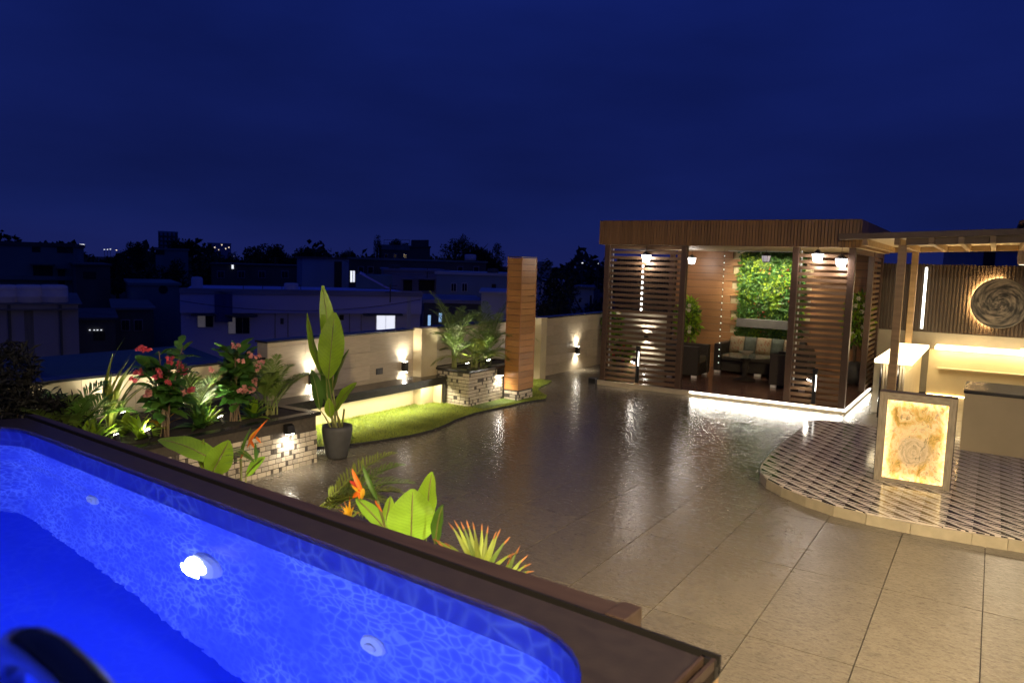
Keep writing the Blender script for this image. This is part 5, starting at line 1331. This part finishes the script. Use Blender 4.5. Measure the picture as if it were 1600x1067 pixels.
h15=house('pale_house','pale patchy house wall directly behind the palms',M['h_pale'],752,792,459,40,6,0,.1)
h16=house('dim_house','dim house with two cyan lit arched windows',M['h_dark'],662,752,474,44,7,2,.2,capm=M['h_grey'])
window(h16,668,492,673.5,509,(M['wincyan'],),.6,M['hole']); window(h16,685,489,691,503,(M['wincyan'],),.6,M['hole'])
h17=house('box_house','small blue grey box house behind the wooden pillar',M['h_blue'],832,862,413,70,6,0,.25)
h18=house('blue_shed','bright blue roofed shed among the trees right of the wooden pillar',M['h_blue'],893,928,452,60,6,0,.2,capm=M['bluesheet'])
for x in (897,903,908,914): fbx(h18,'post',M['h_pale'],x,446,x+1.2,452,.05,.05)
h19=house('lit_facade','pale blue facade glimpsed between leaves right of the wooden pillar',M['h_pale'],838,880,440,58,6,0,.1)
h20=house('backdrop_house','dark bluish block behind the fluted screen and pergola',M['h_blue'],1475,1680,391,30,8,0,.1); opening(h20,1534,394,1556,430)
h21=house('tree_house','dark grey block at the horizon with small lights',M['h_grey'],324,361,381,430,15,0,.4)
for x,y in ((335,386),(346,382),(352,388),(341,390),(357,386)): fbx(h21,'window',M['dot'],x,y,x+1.3,y+1.4,.1,.08)
h22=house('unfinished_tower','tall unfinished tower block on the far skyline',M['h_blue'],247,278,363,900,18,0,1.0)
for i in range(5): fbx(h22,'column',M['h_dark'],248+i*6.6,364,250+i*6.6,396,.6,.5)
for i in range(4): fbx(h22,'floor_line',M['h_dark'],247.2,369+i*7,277.8,370.4+i*7,.8,.15)
# blue sheet roof just outside the low wall
bs=thing('blue_shed_roof','flat blue sheet roof just beyond the low parapet wall','roof',(-9,4.4,0))
MB().fbox(Vector((-7.66,1.6,.80)),Vector((0,4.42,0)),Vector((-1.6,.25,.135)),(0,0,.03)).build('sheet',M['bluesheet'],bs)
MB().fbox(Vector((-7.65,1.6,.74)),Vector((0,4.42,0)),Vector((-.05,0,0)),(0,0,.10)).build('edge_rail',M['h_dark'],bs)
for y in (1.7,5.9): MB().box(-7.75,y,-10,-7.69,y+.06,.74).build('post',M['h_dark'],bs)
# trees
def tree(name,label,px,pyt,d,wid,h,seed,n=1700,lf=None,shape='round',zb=None):
    c=atd(px,pyt,d); zt_=c.z; zb_=GZ if zb is None else zb
    t=thing(name,label,'tree',(c.x,c.y,zb_),'trees among the neighbouring houses'); r=np.random.default_rng(seed); random.seed(seed)
    MB().tube([(c.x,c.y,zb_),(c.x+wid*.02,c.y,zb_+(zt_-zb_)*.5),(c.x,c.y,zt_-h*.25)],[wid*.05+.05,wid*.035+.04,wid*.01+.02],7).build('trunk',M['trunk'],t)
    for q in range(5):
        a=random.uniform(0,6.28); z0=zt_-h*random.uniform(.5,.9); MB().tube([(c.x,c.y,z0),(c.x+math.cos(a)*wid*.35,c.y+math.sin(a)*wid*.35,z0+h*.3)],[wid*.02+.02,.02],5).build('limb',M['trunk'],t)
    pts=[]; k_=9 if shape=='round' else 7
    for q in range(k_):
        if shape=='round':
            a=random.uniform(0,6.28); rr_=wid*.5*random.uniform(.2,.72); z=zt_-h*random.uniform(.18,.80); cs=(wid*.2*random.uniform(.7,1.3),)*2+(h*.17*random.uniform(.8,1.3),)
        else:
            a=0; rr_=0; z=zt_-h*(.1+.8*q/k_); s=wid*.5*(.35+.65*q/k_); cs=(s,s,h*.13)
        d_=r.normal(size=(n//k_,3)); d_/=np.linalg.norm(d_,axis=1)[:,None]; p_=d_*(r.uniform(.15,1,n//k_)**.5)[:,None]*np.array(cs)
        pts.append(p_+np.array([c.x+math.cos(a)*rr_,c.y+math.sin(a)*rr_,z]))
    scatter('crown',M['treeleaf'],t,np.concatenate(pts),lf or wid*.058,seed,1.0,1.7,(0,0,.4))
TR=[('broad_tree','broad dark tree standing highest on the skyline right of the far tower',712,361,70,3.0,4.5,1),
('broad_tree','rounded dark tree beside the highest skyline tree',745,364,72,3.2,4.2,2),
('broad_tree','spreading tree behind the palms at the skyline',770,374,75,2.6,4,3),
('cypress_tree','slim dark cypress on the skyline left of the far block',590,369,90,2.2,6,4),
('broad_tree','dark tree just right of the wooden pillar top',862,387,45,3.4,6,5),
('broad_tree','large dark leafy tree filling the gap between pillar and pavilion',880,415,40,3.6,7,6),
('broad_tree','low dark tree against the left edge of the pavilion',925,418,48,3.8,7,7),
('broad_tree','dark tree right behind the stone wall beyond the pillar',852,440,34,2.4,5,8),
('broad_tree','round dark tree on the skyline above the far lights',208,376,150,5.2,6,9),
('broad_tree','wide dark tree beside the unfinished tower',291,372,160,7.2,6,10),
('broad_tree','dark tree on the left horizon below the red light',20,377,110,4.5,5,11),
('broad_tree','low spreading tree on the skyline left of the stair tower',412,379,100,5.5,5,12),
('broad_tree','bushy tree on the skyline above the stair tower',490,380,95,4.6,5,13),
('broad_tree','small tree between stair tower and cypress',547,386,90,3.6,5,14),
('broad_tree','dark tree in front of the teal block',270,402,80,3.6,5,15),
('broad_tree','tree on the skyline right of the far grey block',385,385,110,5,5,16),
('broad_tree','leafy tree on the skyline left of the long house',450,383,105,5.4,5,17),
('broad_tree','small dark tree behind the pergola left of the bluish block',1462,402,32,1.6,3,18),
('broad_tree','dark tree behind the far left rooftops in front of the lights',182,396,90,4.6,5,19),
('broad_tree','low round tree at the skyline above the terrace house',625,372,112,4.8,5,20),
('broad_tree','small dark tree in the yard between the left houses',215,420,60,4.2,5,21),
('broad_tree','low dark tree in front of the shed block',320,404,75,5.2,6,22),
]
for a in TR: tree(a[0],a[1],a[2],a[3],a[4],a[5],a[6],a[7],2600,shape='cone' if 'cypress' in a[0] else 'round')
# far wood on the horizon
r=np.random.default_rng(77); n_=22000; az=np.interp(r.uniform(0,1,n_),[0,1],[math.radians(-72),math.radians(6)]); dd=r.uniform(190,420,n_)
hz=r.uniform(0,1,n_)**1.3*(6.5+2.5*np.sin(az*37)+2*np.sin(az*91+1))+(-4)
pts=np.stack([np.sin(az)*dd,np.cos(az)*dd,hz],1)
tl_=scatter('far_woods',M['treeleaf'],None,pts,1.9,78,1.0,1.5,(0,0,.3)); tl_['label']='dark far wood along the horizon'
# small lights on the horizon
def farlight(label,px,py,d,mt,sz=.5,pole=True,cat='street lamp',nm='street_lamp'):
    c=atd(px,py,d); t=thing(nm,label,cat,(c.x,c.y,GZ)); s_=sz
    if pole: MB().tube([(c.x,c.y,GZ),(c.x,c.y,c.z-s_)],.08,5).build('pole',M['h_dark'],t)
    MB().lathe([(s_*.5,-s_*.5),(s_,0),(s_*.5,s_*.5)],c,8).build('lamp_head',mt,t)
farlight('red beacon light on a mast at the left horizon',21,381,300,M['dotr'],.55,True,'beacon','beacon_mast')
farlight('bright white street lamp on the skyline left of the pavilion',910,411,160,M['dotw'],.22)
farlight('small white lamp just left of the pavilion roof',935,412,170,M['dotw'],.12)
for i,(x,y,m_,lb) in enumerate(((123,393,'dotw','white lamp under the lit sign'),(163,390,'dotw','first pale lamp right of the lit sign'),(168,390,'dotw','second pale lamp right of the lit sign'),(172.5,389.5,'dotw','third pale lamp right of the lit sign'),(182,391,'dot','orange lamp left of the round skyline tree'),(209,392,'dot','orange lamp under the round skyline tree'),(222,391.5,'dot','yellow lamp right of the round skyline tree'),(230,392.5,'dotw','flat white lamp before the unfinished tower'),(365,401,'dotw','white lamp below the far grey block'))):
    farlight(lb,x,y,340,M[m_],.30)
c=atd(128,383,420); t=thing('lit_sign','flat white lit sign board on a dark tower at the left horizon','sign',(c.x,c.y,GZ))
MB().box(c.x-1.9,c.y-.2,c.z-.45,c.x+1.9,c.y+.2,c.z+.45).build('sign_face',M['dotw'],t); MB().box(c.x-1.4,c.y-.15,GZ,c.x+1.4,c.y+.15,c.z-.5).build('tower',M['h_blue'],t)

# roof clutter of the town
def mast(label,px,py,d,h,bars):
    c=atd(px,py,d); t=thing('antenna_mast',label,'antenna',(c.x,c.y,c.z-h))
    MB().tube([(c.x,c.y,c.z-h),(c.x,c.y,c.z)],.03,5).build('pole',M['h_dark'],t)
    for i in range(bars):
        z=c.z-.08-i*.16; MB().tube([c+rt*-.35*(1-i*.15)+Vector((0,0,z-c.z)),c+rt*.35*(1-i*.15)+Vector((0,0,z-c.z))],.014,4).build('rod',M['h_dark'],t)
mast('thin television antenna on the roof of the lilac house',610,444,38,.9,3)
mast('thin television antenna on the dark shed behind the lilac house',430,402,68,1.4,3)
mast('thin antenna on the roof of the terrace house',668,413,56,1.2,4)
tank('dark water tank on the roof of the terrace house',616,413,424,57,.9,'single water tanks on far roofs',M['h_dark'])
tank('pale water tank on the roof of the long dark house',735,397,407,65,1.0,'single water tanks on far roofs',M['tank'])
tank('pale water tank beside the stair tower',455,441,457,39,.7,'single water tanks on far roofs',M['tank'])
tank('dark water tank on the blue walled house',770,419,429,53,.8,'single water tanks on far roofs',M['h_dark'])
def railing(label,xl,xr,y,d,h=.9):
    a,b_=atd(xl,y,d),atd(xr,y,d); t=thing('roof_railing',label,'railing',(a.x,a.y,a.z-h))
    for k_ in (0,.45): MB().tube([a-Vector((0,0,k_)),b_-Vector((0,0,k_))],.025,4).build('rail',M['h_dark'],t)
    n_=max(3,int((b_-a).length/1.3))
    for i in range(n_+1): p=a.lerp(b_,i/n_); MB().tube([p,p-Vector((0,0,h))],.022,4).build('baluster',M['h_dark'],t)
railing('thin dark railing on the roof of the lilac house behind its parapet',380,470,446,42)
railing('thin dark railing on the far roof right of the stair tower',600,640,375,104,1.0)
def wire(label,p,q,sag):
    pts=[p.lerp(q,i/12)-Vector((0,0,sag*(1-(2*i/12-1)**2))) for i in range(13)]
    o=MB().tube(pts,.012,4).build('overhead_wire',M['black']); tag(o,label,'wire','overhead wires over the town')
wire('overhead wire running along the parapet of the lilac house',atd(282,470,37),atd(657,468,37.5),.5)
wire('overhead wire from the stair tower to the terrace house',atd(530,404,49),atd(700,421,55),.7)
wire('overhead wire from the teal building to the low house',atd(100,384,60),atd(205,446,52),.6)
for x0,x1,y in ((48,86,413.2),(88,104,419.4)): fbx(h3,'window_hood',M['h_dark'],x0,y,x1,y+1.3,.6,.58)
for x0,x1,y in ((628,647,435),(652,682,435)): fbx(h13,'window_hood',M['h_grey'],x0,y,x1,y+1.4,.6,.58)
for x in (705,722): window(h14,x,443,x+8,455,(M['wpane'],M['wpane']),.8)
for x in (340,372,404,440): window(h8b,x,424,x+10,434,(M['wpane'],M['wpane']),.7,M['h_grey'])
for x in (190,210): window(h5,x,500,x+12,516,(M['wpane'],M['wpane']),.9,M['h_grey'])
for x in (560,575,715,740): window(h10,x,417,x+8,427,(M['wpane'],),.7,M['h_grey'])
for x in (601,615,630): window(h12,x,397,x+5,403,(M['wpane'],),.5,M['h_grey'])
for x in (15,95): fbx(h2,'drain_pipe',M['h_dark'],x,476,x+1.4,560,.09,.08)
fbx(h2,'ledge',M['concrete'],-60,482,122,485,.22,.21)
